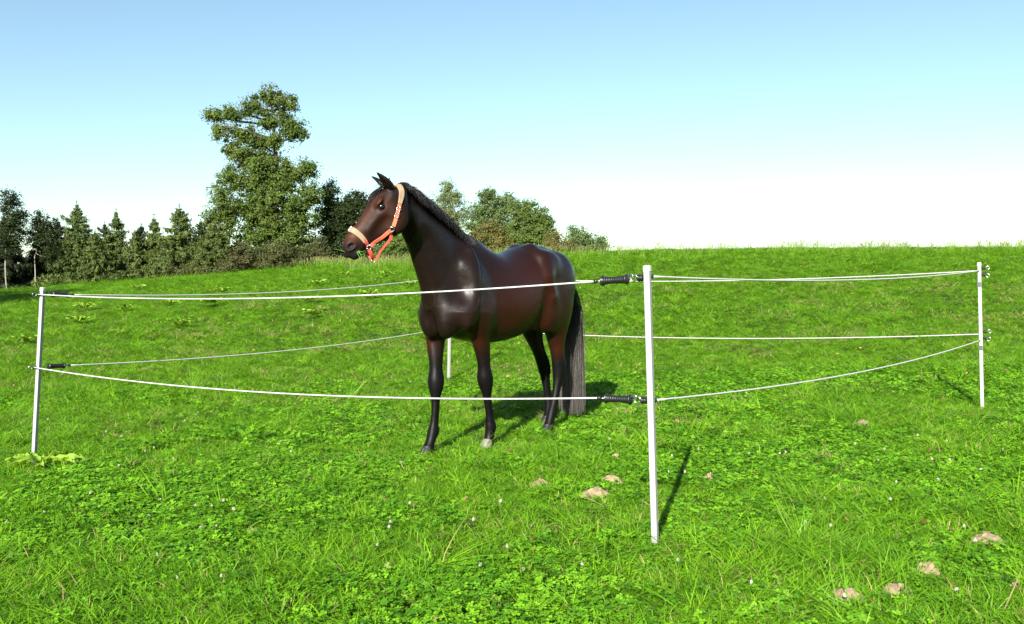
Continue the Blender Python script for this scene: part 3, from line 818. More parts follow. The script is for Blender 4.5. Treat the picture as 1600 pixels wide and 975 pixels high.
# coat: r = rust amount, g = black points, b = fine dark skin (nostril, lips)
def hcol(V):
    x, y, z = V.T
    r = np.zeros(len(V)); g = np.zeros(len(V)); k = np.zeros(len(V))
    def blob(c, rad, a):
        d = sum(((V[:, i] - c[i]) / rad[i]) ** 2 for i in range(3)); return a * np.exp(-d * 1.3)
    r += blob((-.70, .30, 1.18), (.50, .25, .42), .80) + blob((-.62, -.30, 1.12), (.40, .25, .30), .75)
    r += blob((-.55, .20, .88), (.35, .3, .12), .5)
    r += blob((-1.32, .22, 1.0), (.20, .2, .33), .55) + blob((-1.25, .20, .72), (.10, .10, .12), .95) + blob((-1.40, -.14, .72), (.1, .1, .1), .5)
    r += blob((.12, -.16, .84), (.12, .08, .10), .9) + blob((-.05, .17, .84), (.12, .08, .09), .75)
    r += blob((-.1, .24, 1.08), (.22, .12, .22), .30)
    H = V - HO; t = H @ HU; v = H @ HLAT; w = H @ HW
    head = (x > .55) & (t > -.02)
    hr = np.exp(-(((t - .47) / .075) ** 2 + ((w - .01) / .06) ** 2)) * 1.1 + np.exp(-(((t - .15) / .05) ** 2 + ((w + .01) / .05) ** 2)) * .9 \
        + np.exp(-(((t - .30) / .10) ** 2 + ((w - .03) / .05) ** 2)) * .75 + np.exp(-(((t - .22) / .12) ** 2 + ((w + .13) / .1) ** 2)) * .35
    r = np.where(head, hr, r)
    for P, dz, hind in LEGS:
        P_ = np.array(sorted(P)); cx = np.interp(z, P_[:, 0], P_[:, 1]); cy = np.interp(z, P_[:, 0], P_[:, 2])
        near = ((x - cx) ** 2 + (y - cy) ** 2) < (.13 ** 2)
        top = .62 if hind else .66
        g = np.where(near & (z < .95), np.maximum(g, smooth01((top + .10 - z) / .18)), g)
    k = np.maximum(k, np.where(head, np.exp(-(((t - .538) / .036) ** 2 + ((w + .018) / .026) ** 2)) * 1.2, 0))
    k = np.maximum(k, np.where(head, smooth01((t - .535) / .05) * smooth01((.02 - w) / .05) * .8, 0))
    k = np.maximum(k, np.where(head, smooth01((-.05 - w) / .03) * smooth01((t - .46) / .05) * .7, 0))
    k = np.maximum(k, np.where(head, np.exp(-(((t - .172) / .034) ** 2 + ((w + .024) / .022) ** 2)) * .9, 0))
    return np.stack([np.clip(r, 0, 1), np.clip(g, 0, 1), np.clip(k, 0, 1), np.where(head, smooth01((t + .02) / .08) * .9, 0)], 1)

def coat_material():
    m, nt, b = new_mat("bay_coat")
    N = nt.nodes.new; L = nt.links.new
    at = N("ShaderNodeAttribute"); at.attribute_name = "coat"
    sp = N("ShaderNodeSeparateColor"); L(at.outputs["Color"], sp.inputs[0])
    tc = N("ShaderNodeTexCoord")
    nz = N("ShaderNodeTexNoise"); nz.inputs["Scale"].default_value = 9; nz.inputs["Detail"].default_value = 6
    L(tc.outputs["Object"], nz.inputs["Vector"])
    def mixc(f, a, c):
        x = N("ShaderNodeMix"); x.data_type = 'RGBA'
        if isinstance(a, tuple): x.inputs[6].default_value = (*a, 1)
        else: L(a, x.inputs[6])
        x.inputs[7].default_value = (*c, 1); L(f, x.inputs[0]); return x.outputs[2]
    ad = N("ShaderNodeMath"); ad.operation = 'MULTIPLY_ADD'; L(nz.outputs["Fac"], ad.inputs[0]); ad.inputs[1].default_value = .5; ad.inputs[2].default_value = .75
    mu = N("ShaderNodeMath"); mu.operation = 'MULTIPLY'; mu.use_clamp = True; L(sp.outputs[0], mu.inputs[0]); L(ad.outputs[0], mu.inputs[1])
    c = mixc(mu.outputs[0], (.0062, .0028, .0020), (.030, .0062, .0023))
    c = mixc(at.outputs['Alpha'], c, (.0072, .0034, .0023))
    mu2 = N('ShaderNodeMath'); mu2.operation = 'MULTIPLY'; L(at.outputs['Alpha'], mu2.inputs[0]); L(mu.outputs[0], mu2.inputs[1])
    c = mixc(mu2.outputs[0], c, (.050, .0170, .0078))
    c = mixc(sp.outputs[1], c, (.0034, .0030, .0030))
    c = mixc(sp.outputs[2], c, (.011, .010, .011))
    L(c, b.inputs["Base Color"])
    # short hair: fine streaks in gloss and relief
    mp = N("ShaderNodeMapping"); mp.inputs["Scale"].default_value = (60, 60, 22); L(tc.outputs["Object"], mp.inputs[0])
    n2 = N("ShaderNodeTexNoise"); n2.inputs["Scale"].default_value = 6; n2.inputs["Detail"].default_value = 4; L(mp.outputs[0], n2.inputs["Vector"])
    n3 = N("ShaderNodeTexNoise"); n3.inputs["Scale"].default_value = 26; n3.inputs["Detail"].default_value = 3; L(tc.outputs["Object"], n3.inputs["Vector"])
    rr = N("ShaderNodeMapRange"); rr.inputs[1].default_value = .3; rr.inputs[2].default_value = .7; rr.inputs[3].default_value = .27; rr.inputs[4].default_value = .34
    L(n3.outputs["Fac"], rr.inputs[0])
    zr = N("ShaderNodeMath"); zr.operation = 'MULTIPLY_ADD'; L(sp.outputs[1], zr.inputs[0]); zr.inputs[1].default_value = .16; L(rr.outputs[0], zr.inputs[2])
    zr2 = N("ShaderNodeMath"); zr2.operation = 'MULTIPLY_ADD'; L(at.outputs["Alpha"], zr2.inputs[0]); zr2.inputs[1].default_value = .24; L(zr.outputs[0], zr2.inputs[2])
    L(zr2.outputs[0], b.inputs["Roughness"])
    bp = N("ShaderNodeBump"); bp.inputs["Strength"].default_value = .30; bp.inputs["Distance"].default_value = .002
    L(n2.outputs["Fac"], bp.inputs["Height"])
    bp2 = N("ShaderNodeBump"); bp2.inputs["Strength"].default_value = .04; bp2.inputs["Distance"].default_value = .02
    L(n3.outputs["Fac"], bp2.inputs["Height"]); L(bp.outputs[0], bp2.inputs["Normal"])
    n4 = N("ShaderNodeTexNoise"); n4.inputs["Scale"].default_value = 8; n4.inputs["Detail"].default_value = 2; n4.inputs["Distortion"].default_value = .6; L(tc.outputs["Object"], n4.inputs["Vector"])
    bp3 = N("ShaderNodeBump"); bp3.inputs["Strength"].default_value = .12; bp3.inputs["Distance"].default_value = .035
    L(n4.outputs["Fac"], bp3.inputs["Height"]); L(bp2.outputs[0], bp3.inputs["Normal"])
    L(bp3.outputs[0], b.inputs["Normal"]); L(bp3.outputs[0], b.inputs["Coat Normal"])
    iv = N("ShaderNodeMath"); iv.operation = 'ADD'; iv.use_clamp = True; L(sp.outputs[1], iv.inputs[0]); L(at.outputs["Alpha"], iv.inputs[1])
    cw = N("ShaderNodeMapRange"); L(iv.outputs[0], cw.inputs[0]); cw.inputs[3].default_value = .30; cw.inputs[4].default_value = .0
    L(cw.outputs[0], b.inputs["Coat Weight"]); b.inputs["Coat Roughness"].default_value = .43
    b.inputs["Specular IOR Level"].default_value = .10
    b.inputs["Sheen Weight"].default_value = .0
    b.inputs["Sheen Roughness"].default_value = .4
    return m

horse = empty("horse", H0, (0, 0, HYAW))
tag(horse, "dark bay horse standing alert inside the rope paddock, head turned to the left", "horse")
body = mesh_obj("body", HV, HQ, coat_material(), horse, True)
ca = body.data.color_attributes.new("coat", 'FLOAT_COLOR', 'POINT')
ca.data.foreach_set("color", hcol(HV).astype(np.float32).ravel())

# eyes, hooves
m_eye, nt, b = new_mat("horse_eye"); b.inputs["Base Color"].default_value = (.006, .004, .003, 1); b.inputs["Roughness"].default_value = .06
for s in (1, -1):
    bm = bmesh.new(); bmesh.ops.create_uvsphere(bm, u_segments=20, v_segments=12, radius=.026)
    me = bpy.data.meshes.new("eye"); bm.to_mesh(me); bm.free(); me.materials.append(m_eye)
    me.polygons.foreach_set("use_smooth", np.ones(len(me.polygons), dtype=bool))
    e = bpy.data.objects.new("eye", me); COL.objects.link(e); e.parent = horse; e.location = hp(.172, s * .084, -.024)
m_hoof = simple_mat("hoof_horn", (.014, .012, .011), .5, noise=.3, scale=40)
m_hoofw = simple_mat("pale_hoof_horn", (.16, .14, .12), .6, noise=.2, scale=40)
for i, (P, dz, hind) in enumerate(LEGS):
    px, py = P[-1][1], P[-1][2]; px2 = P[-2][1]
    mb = MB(); rings = []; seg = 20
    a = np.linspace(0, 2 * math.pi, seg, endpoint=False)
    V = []
    for zz, r, cx in ((.078, .040, px2 + .004), (.068, .046, px2 + .008), (.03, .053, px + .012), (-.012, .059, px + .026)):
        q = np.stack([cx + r * np.cos(a) * np.where(np.cos(a) < 0, .85, 1.05), py + r * np.sin(a) * .92, np.full(seg, zz + dz)], 1)
        V.append(q)
    V = np.concatenate(V)
    Fc = [[r * seg + j, r * seg + (j + 1) % seg, (r + 1) * seg + (j + 1) % seg, (r + 1) * seg + j] for r in range(3) for j in range(seg)]
    Fc += [list(range(seg)), [3 * seg + j for j in range(seg)][::-1]]
    h = mesh_obj("hoof", V, [f[::-1] for f in Fc], m_hoofw if i == 1 else m_hoof, horse, True)
    if i == 1: h["label"] = "pale hoof of the left foreleg"

# hair -----------------------------------------------------------
def hair_material(name, c0, c1, rough=.38):
    m, nt, b = new_mat(name)
    at = nt.nodes.new("ShaderNodeAttribute"); at.attribute_name = "tint"
    mx = nt.nodes.new("ShaderNodeMix"); mx.data_type = 'RGBA'
    mx.inputs[6].default_value = (*c0, 1); mx.inputs[7].default_value = (*c1, 1)
    nt.links.new(at.outputs["Fac"], mx.inputs[0]); nt.links.new(mx.outputs[2], b.inputs["Base Color"])
    b.inputs["Roughness"].default_value = rough; b.inputs["Specular IOR Level"].default_value = .3
    return m
def strands(name, paths, widths, mat, parent, tints, fade=None):
    """each strand a thin three-sided tapered lock"""
    n, s, _ = paths.shape
    T = np.gradient(paths, axis=1); T /= np.linalg.norm(T, axis=2, keepdims=True) + 1e-9
    ref = rng.normal(size=(n, 1, 3)); A = np.cross(T, ref); A /= np.linalg.norm(A, axis=2, keepdims=True) + 1e-9
    Bn = np.cross(T, A)
    taper = np.linspace(1, .12, s)[None, :, None] ** .7
    w = widths[:, None, None] * taper
    V = np.stack([paths + w * (math.cos(q) * A + math.sin(q) * Bn) for q in (0, 2.09, 4.19)], 2)   # n,s,3,3
    base = np.arange(n)[:, None, None] * s * 3
    Fc = []
    for j in range(3):
        k = (j + 1) % 3
        i0 = base + np.arange(s - 1)[None, :, None] * 3
        Fc.append(np.concatenate([i0 + j, i0 + k, i0 + 3 + k, i0 + 3 + j], 2))
    Fc = np.concatenate(Fc, 1).reshape(-1, 4)
    ob = mesh_obj(name, V.reshape(-1, 3), Fc, mat, parent, True)
    at = ob.data.attributes.new("tint", 'FLOAT', 'POINT')
    at.data.foreach_set("value", (np.repeat(tints, s * 3) * (np.ones(n * s * 3) if fade is None else np.tile(np.repeat(fade, 3), n))).astype(np.float32))
    return ob
def push_out(p, off):
    loc, nrm, idx, dist = HBVH.find_nearest(p)
    if loc is None: return p
    dd = (p - loc).dot(nrm)
    if dd < off: p = loc + nrm * off
    return p
def grow(root, d0, length, steps, grav, off, wob=.0):
    pts = [push_out(Vector(root), off * .5)]; d = Vector(d0).normalized(); st = length / steps
    for i in range(steps):
        d = (d + Vector((0, 0, -grav)) + Vector(rng.normal(size=3)) * wob).normalized()
        p = push_out(pts[-1] + d * st, off)
        if (p - pts[-1]).length > 1e-5: d = (d * .4 + (p - pts[-1]).normalized() * .6).normalized()
        pts.append(p)
    return [tuple(p) for p in pts]
m_mane = hair_material("mane_hair", (.0030, .0028, .0028), (.008, .0065, .006))
crest = []
for t in np.linspace(-.02, .85, 60):
    T = [q[0] for q in nk]
    y = np.interp(t, T, [q[1] for q in nk]); a = np.interp(t, T, [q[2] for q in nk])
    p = np.array(NO) + NU * t + NW * (a + .04) + np.array([0, y, 0])
    c, nrm, _, _ = HBVH.ray_cast(Vector(p + NW * .1), Vector(-NW))
    crest.append(np.array(c) if c is not None else p)
crest = np.array(crest); crest_t = np.linspace(0, 1, len(crest))
P_, W_, Tn = [], [], []
for i in range(5200):
    f = rng.random(); r = np.array([np.interp(f, crest_t, crest[:, j]) for j in range(3)])
    side = 1 if rng.random() < .62 else -1
    r = r + np.array([0, rng.normal() * .012, 0])
    clump = rng.normal() * .25 + math.sin(f * 23 + 1) * .06
    L_ = (.120 + .035 * clump + rng.random() * .07) * (1 if side > 0 else 1.4) * (0.75 + .25 * math.sin(min(1, f * 6) * 1.57))
    if f > .93: L_ *= .8
    d0 = NW * (.25 + .35 * rng.random()) + np.array([0, side * (.5 + rng.random() * .6), 0]) - NU * (.25 + .35 * clump)
    P_.append(grow(r, d0, L_, 7, .30, .003 + rng.random() * .008, .018)); W_.append(.0013 + rng.random() * .0012); Tn.append(rng.random())
for (f0, n_) in ((.62, 40), (.50, 26), (.33, 16)):                   # wind-lifted tufts
    for i in range(n_):
        f = f0 + rng.normal() * .012; r = np.array([np.interp(f, crest_t, crest[:, j]) for j in range(3)])
        P_.append(grow(r, NW * 1.0 - NU * .6 + rng.normal(size=3) * .12, .075 + rng.random() * .04, 7, .06, .004, .05)); W_.append(.002); Tn.append(rng.random())
strands("mane", np.array(P_), np.array(W_), m_mane, horse, np.array(Tn))
P_, W_, Tn = [], [], []
for i in range(420):                                                  # forelock
    r = hp(.0 + rng.normal() * .018, rng.normal() * .022, .045)
    d0 = HW * .5 + HU * .8 + HLAT * rng.normal() * .35
    P_.append(grow(r, d0, .10 + rng.random() * .08, 7, .20, .002 + rng.random() * .012, .03)); W_.append(.0015 + rng.random() * .001); Tn.append(rng.random())
strands("forelock", np.array(P_), np.array(W_), m_mane, horse, np.array(Tn))
m_tail = hair_material("tail_hair", (.0035, .003, .003), (.19, .17, .155), .5)
P_, W_, Tn = [], [], []
for i in range(2600):
    h = rng.random() ** .8
    root = np.array([-1.44 - .16 * h, rng.normal() * .022, 1.555 - .30 * h]) + np.array([-.028, 0, .012])
    end_z = .05 + rng.random() * .10 if rng.random() < .8 else .15 + rng.random() * .5
    a = rng.random() * 2 * math.pi; rr = math.sqrt(rng.random())
    spread = np.array([math.cos(a) * .085, math.sin(a) * .15]) * rr
    lk = rng.integers(26); lock = np.array([math.sin(lk * 2.3), math.cos(lk * 3.7)]) * .016
    spread = spread * .62 + np.array([math.cos(lk * 1.7) * .035, math.sin(lk * 2.9) * .055])
    pts = []
    for s_ in np.linspace(0, 1, 10):
        z = root[2] + (end_z - root[2]) * s_
        e = 1 - (1 - min(1, s_ * 2.2)) ** 2
        narrow = 1 - .12 * smooth01((s_ - .55) / .45)
        x = root[0] + (-1.655 - .03 * s_ - root[0]) * e + spread[0] * e * narrow + lock[0] * math.sin(s_ * 5)
        y = root[1] * (1 - e) + spread[1] * e * narrow + lock[1] * math.sin(s_ * 4 + 1) + .04 * s_
        if s_ < .12: x -= .02 * math.sin(s_ / .12 * 3.14)
        pts.append((x, y, z))
    P_.append(pts); W_.append(.0013 + rng.random() * .0012); Tn.append(.15 + .85 * rng.random())
for i in range(60):                                                   # stray hairs
    root = np.array([-1.60, rng.normal() * .05, .9 + rng.random() * .4]); out = rng.normal(size=2)
    P_.append([(root[0] + out[0] * .07 * s_ ** .6, root[1] + (out[1] * .09 + .04) * s_ ** .6, root[2] + (.25 + .3 * rng.random() - root[2]) * s_) for s_ in np.linspace(0, 1, 10)])
    W_.append(.0009); Tn.append(.6)
strands("tail", np.array(P_), np.array(W_), m_tail, horse, np.array(Tn), smooth01((np.linspace(0, 1, 10) - .25) / .5))
# ------------------------------------------------------------------ halter on the horse's head
m_orange = simple_mat("orange_webbing", (.72, .15, .075), .55, noise=.12, scale=60, bump=.25, bscale=500)
m_red = simple_mat("red_webbing", (.60, .065, .04), .55, noise=.12, scale=60, bump=.25, bscale=500)
m_tan = simple_mat("tan_felt_pad", (.30, .215, .135), .9, noise=.12, scale=40, bump=.3, bscale=400)
m_badge = simple_mat("white_badge", (.75, .62, .58), .5)
m_badge_red = simple_mat("red_badge_print", (.55, .03, .04), .5)
halter = empty("halter", H0, (0, 0, HYAW))
tag(halter, "orange and red halter with tan nose and poll pads on the horse's head", "halter")
def hsurf(t, w, s, off):
    r = HBVH.ray_cast(Vector(hp(t, s * .4, w)), Vector(-s * HLAT))
    if r[0] is None:
        c, n, _, _ = HBVH.find_nearest(Vector(hp(t, s * .05, w)))
    else: c, n = r[0], r[1]
    return np.array(c + n * off), np.array(n)
def catmull(P, n):
    P = np.array(P, float); m = len(P); out = []
    Q = np.concatenate([[2 * P[0] - P[1]], P, [2 * P[-1] - P[-2]]])
    for u in np.linspace(0, m - 1 - 1e-9, n):
        i = int(u); f = u - i; p0, p1, p2, p3 = Q[i:i + 4]
        out.append(.5 * ((2 * p1) + (-p0 + p2) * f + (2 * p0 - 5 * p1 + 4 * p2 - p3) * f * f + (-p0 + 3 * p1 - 3 * p2 + p3) * f ** 3))
    return np.array(out)
def ribbon(name, P, Nrm, half, mat, parent, thick=.003, n=40, settle=None):
    C = catmull(P, n); Nn = catmull(Nrm, n)
    hw = np.interp(np.linspace(0, 1, n), np.linspace(0, 1, len(np.atleast_1d(half))), np.atleast_1d(half)) if np.ndim(half) else np.full(n, half)
    if settle is not None:
        for i in range(n):
            c, nn, _, _ = HBVH.find_nearest(Vector(C[i])); C[i] = np.array(c + nn * settle); Nn[i] = np.array(nn)
        for _ in range(4):
            C[1:-1] = (C[:-2] + 2 * C[1:-1] + C[2:]) / 4; Nn[1:-1] = (Nn[:-2] + 2 * Nn[1:-1] + Nn[2:]) / 4
    T = np.gradient(C, axis=0); T /= np.linalg.norm(T, axis=1)[:, None]
    S = np.cross(T, Nn); S /= np.linalg.norm(S, axis=1)[:, None]; Nn = np.cross(S, T)
    E = .35
    prof = [(-1, 0), (-1, .7), (-.85, 1), (.85, 1), (1, .7), (1, 0)]
    V = np.stack([C + S * (hw * a)[:, None] + Nn * (thick * b) for a, b in prof], 1)
    k = len(prof)
    Fc = [[i * k + j, i * k + (j + 1) % k, (i + 1) * k + (j + 1) % k, (i + 1) * k + j] for i in range(n - 1) for j in range(k)]
    Fc += [list(range(k))[::-1], [(n - 1) * k + j for j in range(k)]]
    return mesh_obj(name, V.reshape(-1, 3), Fc, mat, parent, False)
def torus(name, c, nrm, R, r, mat, parent, square=False, ax=None):
    nrm = Vector(nrm).normalized(); a = (Vector(ax) if ax is not None else Vector(HU)); a = (a - nrm * a.dot(nrm)).normalized(); b_ = nrm.cross(a)
    if square:
        cs = [(-1, -1), (1, -1), (1, 1), (-1, 1)]; mb = MB()
        for i in range(4):
            p = Vector(c) + (a * cs[i][0] + b_ * cs[i][1]) * R; q = Vector(c) + (a * cs[(i + 1) % 4][0] + b_ * cs[(i + 1) % 4][1]) * R
            d = (q - p).normalized() * r * .6
            mb.tube([p - d, q + d], r, 8)
        return mb.build(name, mat, parent)
    th = np.linspace(0, 2 * math.pi, 25)
    return MB().tube([Vector(c) + (a * math.cos(t) + b_ * math.sin(t)) * R for t in th], r, 8, False).build(name, mat, parent)
for s in (1, -1):
    # noseband half: tan pad over the bridge, webbing tongue down to the square ring
    noseP = [hp(.432, 0, .06), hsurf(.430, .02, s, .002)[0], hsurf(.432, -.03, s, .002)[0], hsurf(.445, -.085, s, .002)[0]]
    noseN = [HW, hsurf(.430, .02, s, 0)[1], hsurf(.432, -.03, s, 0)[1], hsurf(.445, -.085, s, 0)[1]]
    pad = ribbon("nose_pad", noseP, noseN, [.023, .021, .019, .016], m_tan, halter, .010, 34, .001)
    tp = [hsurf(.435, -.062, s, .012)[0], hsurf(.445, -.09, s, .011)[0], hsurf(.457, -.116, s, .006)[0]]
    ribbon("noseband_tongue", tp, [hsurf(.44, -.08, s, 0)[1]] * 3, [.004, .012, .012], m_red, halter, .003, 14)
    rc, rn = hsurf(.462, -.112, s, .010)
    rc = hp(.462, s * .058, -.128)
    torus("square_ring", rc, s * HLAT, .0135, .0030, m_steel, halter, True)
    ck, cn = hsurf(.255, -.180, s, .010)
    torus("ring", ck, cn, .0155, .0032, m_steel, halter)
    P = [rc + HLAT * s * .002 - HU * .014 - HW * .005] + [hsurf(t, w, s, .006)[0] for t, w in ((.40, -.138), (.342, -.160), (.29, -.172))] + [ck - cn * .002 + HU * .012]
    Nn = [s * HLAT] + [hsurf(t, w, s, 0)[1] for t, w in ((.40, -.138), (.342, -.160), (.29, -.172))] + [cn]
    ribbon("cheek_strap", P, Nn, .0135, m_orange, halter, .004, 30)
    cr = [(.235, -.176), (.19, -.160), (.122, -.134), (.070, -.114)]
    P = [hsurf(t, w, s, .004)[0] for t, w in cr]; Nn = [hsurf(t, w, s, 0)[1] for t, w in cr]
    st = ribbon("crown_strap", P, Nn, .0135, m_orange, halter, .004, 24, .002)
    for f in (.50, .72):
        p = catmull(P, 50)[int(f * 49)]; nn = catmull(Nn, 50)[int(f * 49)]; p = p + nn * .006
        torus("buckle", p, nn, .0145, .0022, m_steel, st, True, HU * .93 + HW * .36)
    P = [hsurf(.075, -.115, s, .004)[0], hsurf(.02, -.092, s, .004)[0], hsurf(-.015, -.068, s, .004)[0], hp(-.045, s * .035, -.025), hp(-.052, 0, -.012)]
    Nn = [hsurf(.075, -.115, s, 0)[1], hsurf(.02, -.092, s, 0)[1], hsurf(-.015, -.068, s, 0)[1], HW * .6 + HLAT * s * .6, HW]
    ribbon("poll_pad", P, Nn, [.014, .020, .021, .021, .021], m_tan, halter, .011, 30, .002)
    # chin strap half and its ring
    P = [rc + HU * .012 - HW * .006, hp(.488, s * .050, -.165), hp(.502, s * .030, -.192), hp(.508, s * .006, -.204)]
    ribbon("chin_strap", P, [s * HLAT, s * HLAT, s * HLAT * .8 - HW * .4, s * HLAT * .3 - HW], [.012, .014, .014, .012], m_red, halter, .004, 20)
torus("chin_ring", hp(.517, .005, -.214), HLAT, .013, .0028, m_steel, halter)
ck, cn = hsurf(.255, -.180, 1, .012)
sn = hp(.292, .072, -.205)
MB().tube([ck + HU * .012 - HW * .012, ck * .5 + sn * .5, sn + HU * .004], [.004, .007, .005], 8).build("snap_hook", m_steel, halter)
P = [sn, hp(.33, .060, -.216), hp(.385, .040, -.214), hp(.44, .022, -.216), hp(.49, .012, -.226), hp(.507, .006, -.220)]
ribbon("throat_strap", P, [HLAT] * 6, [.012, .010, .007, .007, .008, .010], m_red, halter, .005, 36)
# badge on the bridge of the nose
bc = np.array(HBVH.find_nearest(Vector(hp(.428, .012, .07)))[0]); bn = HBVH.find_nearest(Vector(hp(.428, .012, .07)))[1]
bn = np.array(bn); bs = np.cross(HU, bn); bs /= np.linalg.norm(bs)
def badge(name, c, hx, hy, mat, off, n=14, squash=4):
    th = np.linspace(0, 2 * math.pi, n, endpoint=False)
    def ring(h): return np.stack([c + bn * h + HU * (hx * np.sign(math.cos(t)) * abs(math.cos(t)) ** (2 / squash)) + bs * (hy * np.sign(math.sin(t)) * abs(math.sin(t)) ** (2 / squash)) for t in th])
    V = np.concatenate([ring(off - .004), ring(off)])
    Fc = [[i, (i + 1) % n, n + (i + 1) % n, n + i] for i in range(n)] + [list(range(n, 2 * n)), list(range(n))[::-1]]
    return mesh_obj(name, V, Fc, mat, halter)
badge("badge", bc, .019, .022, m_badge, .0155)
badge("badge_print", bc + bs * .003, .008, .010, m_badge_red, .0165, squash=2)
# grass held in the mouth
m_blade = simple_mat("fresh_grass_blade", (.09, .26, .02), .5)
wisp = empty("grass_wisp", HM @ Vector(hp(.58, .03, -.045))); tag(wisp, "wisp of fresh green grass hanging from the horse's lips", "grass")
wl_ = np.array(wisp.location)
def wpt(t, v, w): return np.array(HM @ Vector(hp(t, v, w))) - wl_
for a, b_, c in (((.585, .030, -.03), (.60, .034, .02), (.62, .03, .062)), ((.54, .045, -.075), (.56, .055, -.115), (.575, .05, -.128)), ((.535, .045, -.08), (.535, .06, -.12), (.50, .055, -.132)), ((.525, .045, -.085), (.55, .05, -.13), (.545, .05, -.155)),
                  ((.53, .045, -.08), (.515, .05, -.11), (.495, .05, -.12))):
    MB().tube(catmull([wpt(*a), wpt(*b_), wpt(*c)], 9), np.linspace(.0026, .0009, 9), 5).build("blade", m_blade, wisp)
# ------------------------------------------------------------------ dock rosettes, soil mounds, clover flowers
CP = -math.atan(37.5 / F_PX)
def ground_at(px, py):
    d = np.array([(px - 800) / F_PX, math.cos(CP) - math.sin(CP) * (487.5 - py) / F_PX, math.sin(CP) + math.cos(CP) * (487.5 - py) / F_PX])
    t = np.linspace(2.5, 60, 4000)
    P = np.array([0, 0, EYE]) + t[:, None] * d
    h = P[:, 2] - ground_z(P[:, 0], P[:, 1])
    i = np.argmax(h < 0)
    return P[i]
m_dock = leaf_mat("dock_leaves", (.19, .34, .024), (.30, .48, .05), .30, .45, spec=.3)
def dock_leaf_mesh(L, W, arch, wav, seed):
    r = np.random.default_rng(seed); n = 9; V = []; Fc = []
    for i in range(n):
        f = i / (n - 1); w = W * (math.sin(math.pi * min(1, f * .94 + .03)) ** .75) * (1 - .35 * f)
        if f < .15: w = .004 + w * f / .15
        x = L * (f - .16 * arch * f ** 2); z = L * arch * (f * .95 - f ** 2 * .95)
        k = wav * math.sin(f * 14 + seed) * .014
        V += [(x, -w, z + .012 + k), (x, -w * .5, z + k * .4), (x, 0, z - .006), (x, w * .5, z - k * .4), (x, w, z + .012 - k)]
        if i:
            for j in range(4): Fc.append([(i - 1) * 5 + j, (i - 1) * 5 + j + 1, i * 5 + j + 1, i * 5 + j])
    V = np.array(V)
    me = bpy.data.meshes.new("leaf"); me.from_pydata([tuple(v) for v in V], [], Fc); me.materials.append(m_dock)
    me.polygons.foreach_set("use_smooth", np.ones(len(me.polygons), dtype=bool)); return me
dock_meshes = [dock_leaf_mesh(.26 + .03 * (i % 3), .042 + .008 * (i % 2), .55 + .25 * i / 5, 1.0, i) for i in range(5)]
DOCKS = [  # px, py, width px, leaves, label
    (64, 728, 130, 34, "large sprawling dock with broad leaves at the foot of the left post"),
    (655, 950, 95, 9, "flat broad-leaved rosette at the bottom middle of the picture"),
    (20, 915, 60, 7, "pale broad-leaved rosette at the bottom left edge"),
    (484, 692, 40, 6, "small dock in the grass left of the horse's front hooves"),
    (38, 540, 42, 10, "dock rosette just left of the left post, between its two ropes"),
    (132, 487, 54, 16, "dock rosette right of the left post, just under the upper ropes"),
    (122, 508, 42, 13, "dock rosette below the first one beside the left post"),
    (196, 488, 36, 10, "thin dock rosette third along under the upper rope"),
    (215, 455, 34, 13, "dock rosette by the wood edge, leftmost above the upper rope"),
    (279, 515, 48, 15, "lone dock rosette midway between the left upper and lower ropes"),
    (268, 480, 32, 8, "faint thin dock left of the biggest rosette under the rope"),
    (330, 481, 72, 22, "biggest dock rosette in the field, under the rope left of the horse"),
    (347, 462, 40, 13, "dock rosette directly above the biggest one, across the rope"),
    (482, 474, 38, 12, "dock rosette crossed by the upper rope below the horse's head"),
    (492, 499, 58, 18, "dense dock rosette below the upper rope left of the horse's chest"),
    (497, 448, 36, 12, "dock rosette between the two upper ropes left of the horse's head"),
    (541, 434, 24, 8, "small dock below the horse's nose near the wood edge"),
    (578, 468, 52, 13, "dock rosette under the rope nearest to the horse's chest"),
    (604, 434, 34, 10, "dock rosette below the horse's throat"),
    (640, 450, 30, 9, "dock half hidden beside the horse's neck"),
]
CLEAR = []
for di, (px, py, w, n, lab) in enumerate(DOCKS):
    p = ground_at(px, py); R = w * p[1] / F_PX * .5
    root = empty("dock_plant", p, (0, 0, rng.random() * 6.28)); tag(root, lab, "plant", "broad-leaved docks in the meadow")
    for i in range(n):
        lf = bpy.data.objects.new("leaf", dock_meshes[rng.integers(5)]); COL.objects.link(lf); lf.parent = root
        a = i * 2.4 + rng.normal() * .3; rad = R * .18 * rng.random(); s_ = R / .30 * (.85 + .5 * rng.random())
        lf.location = (math.cos(a) * rad, math.sin(a) * rad, .02 if di < 4 else .03 + .05 * R / .3)
        lf.rotation_euler = (rng.normal() * .25, -(.02 + .22 * rng.random()) if di < 4 else -(.08 + .45 * rng.random() ** 1.3), a)
        if di < 4: s_ *= .55; lf.location.x *= 3.2; lf.location.y *= 3.2; lf.scale = (s_, s_ * (.9 + .4 * rng.random()), s_)
    CLEAR.append((p[0], p[1], R * .45))

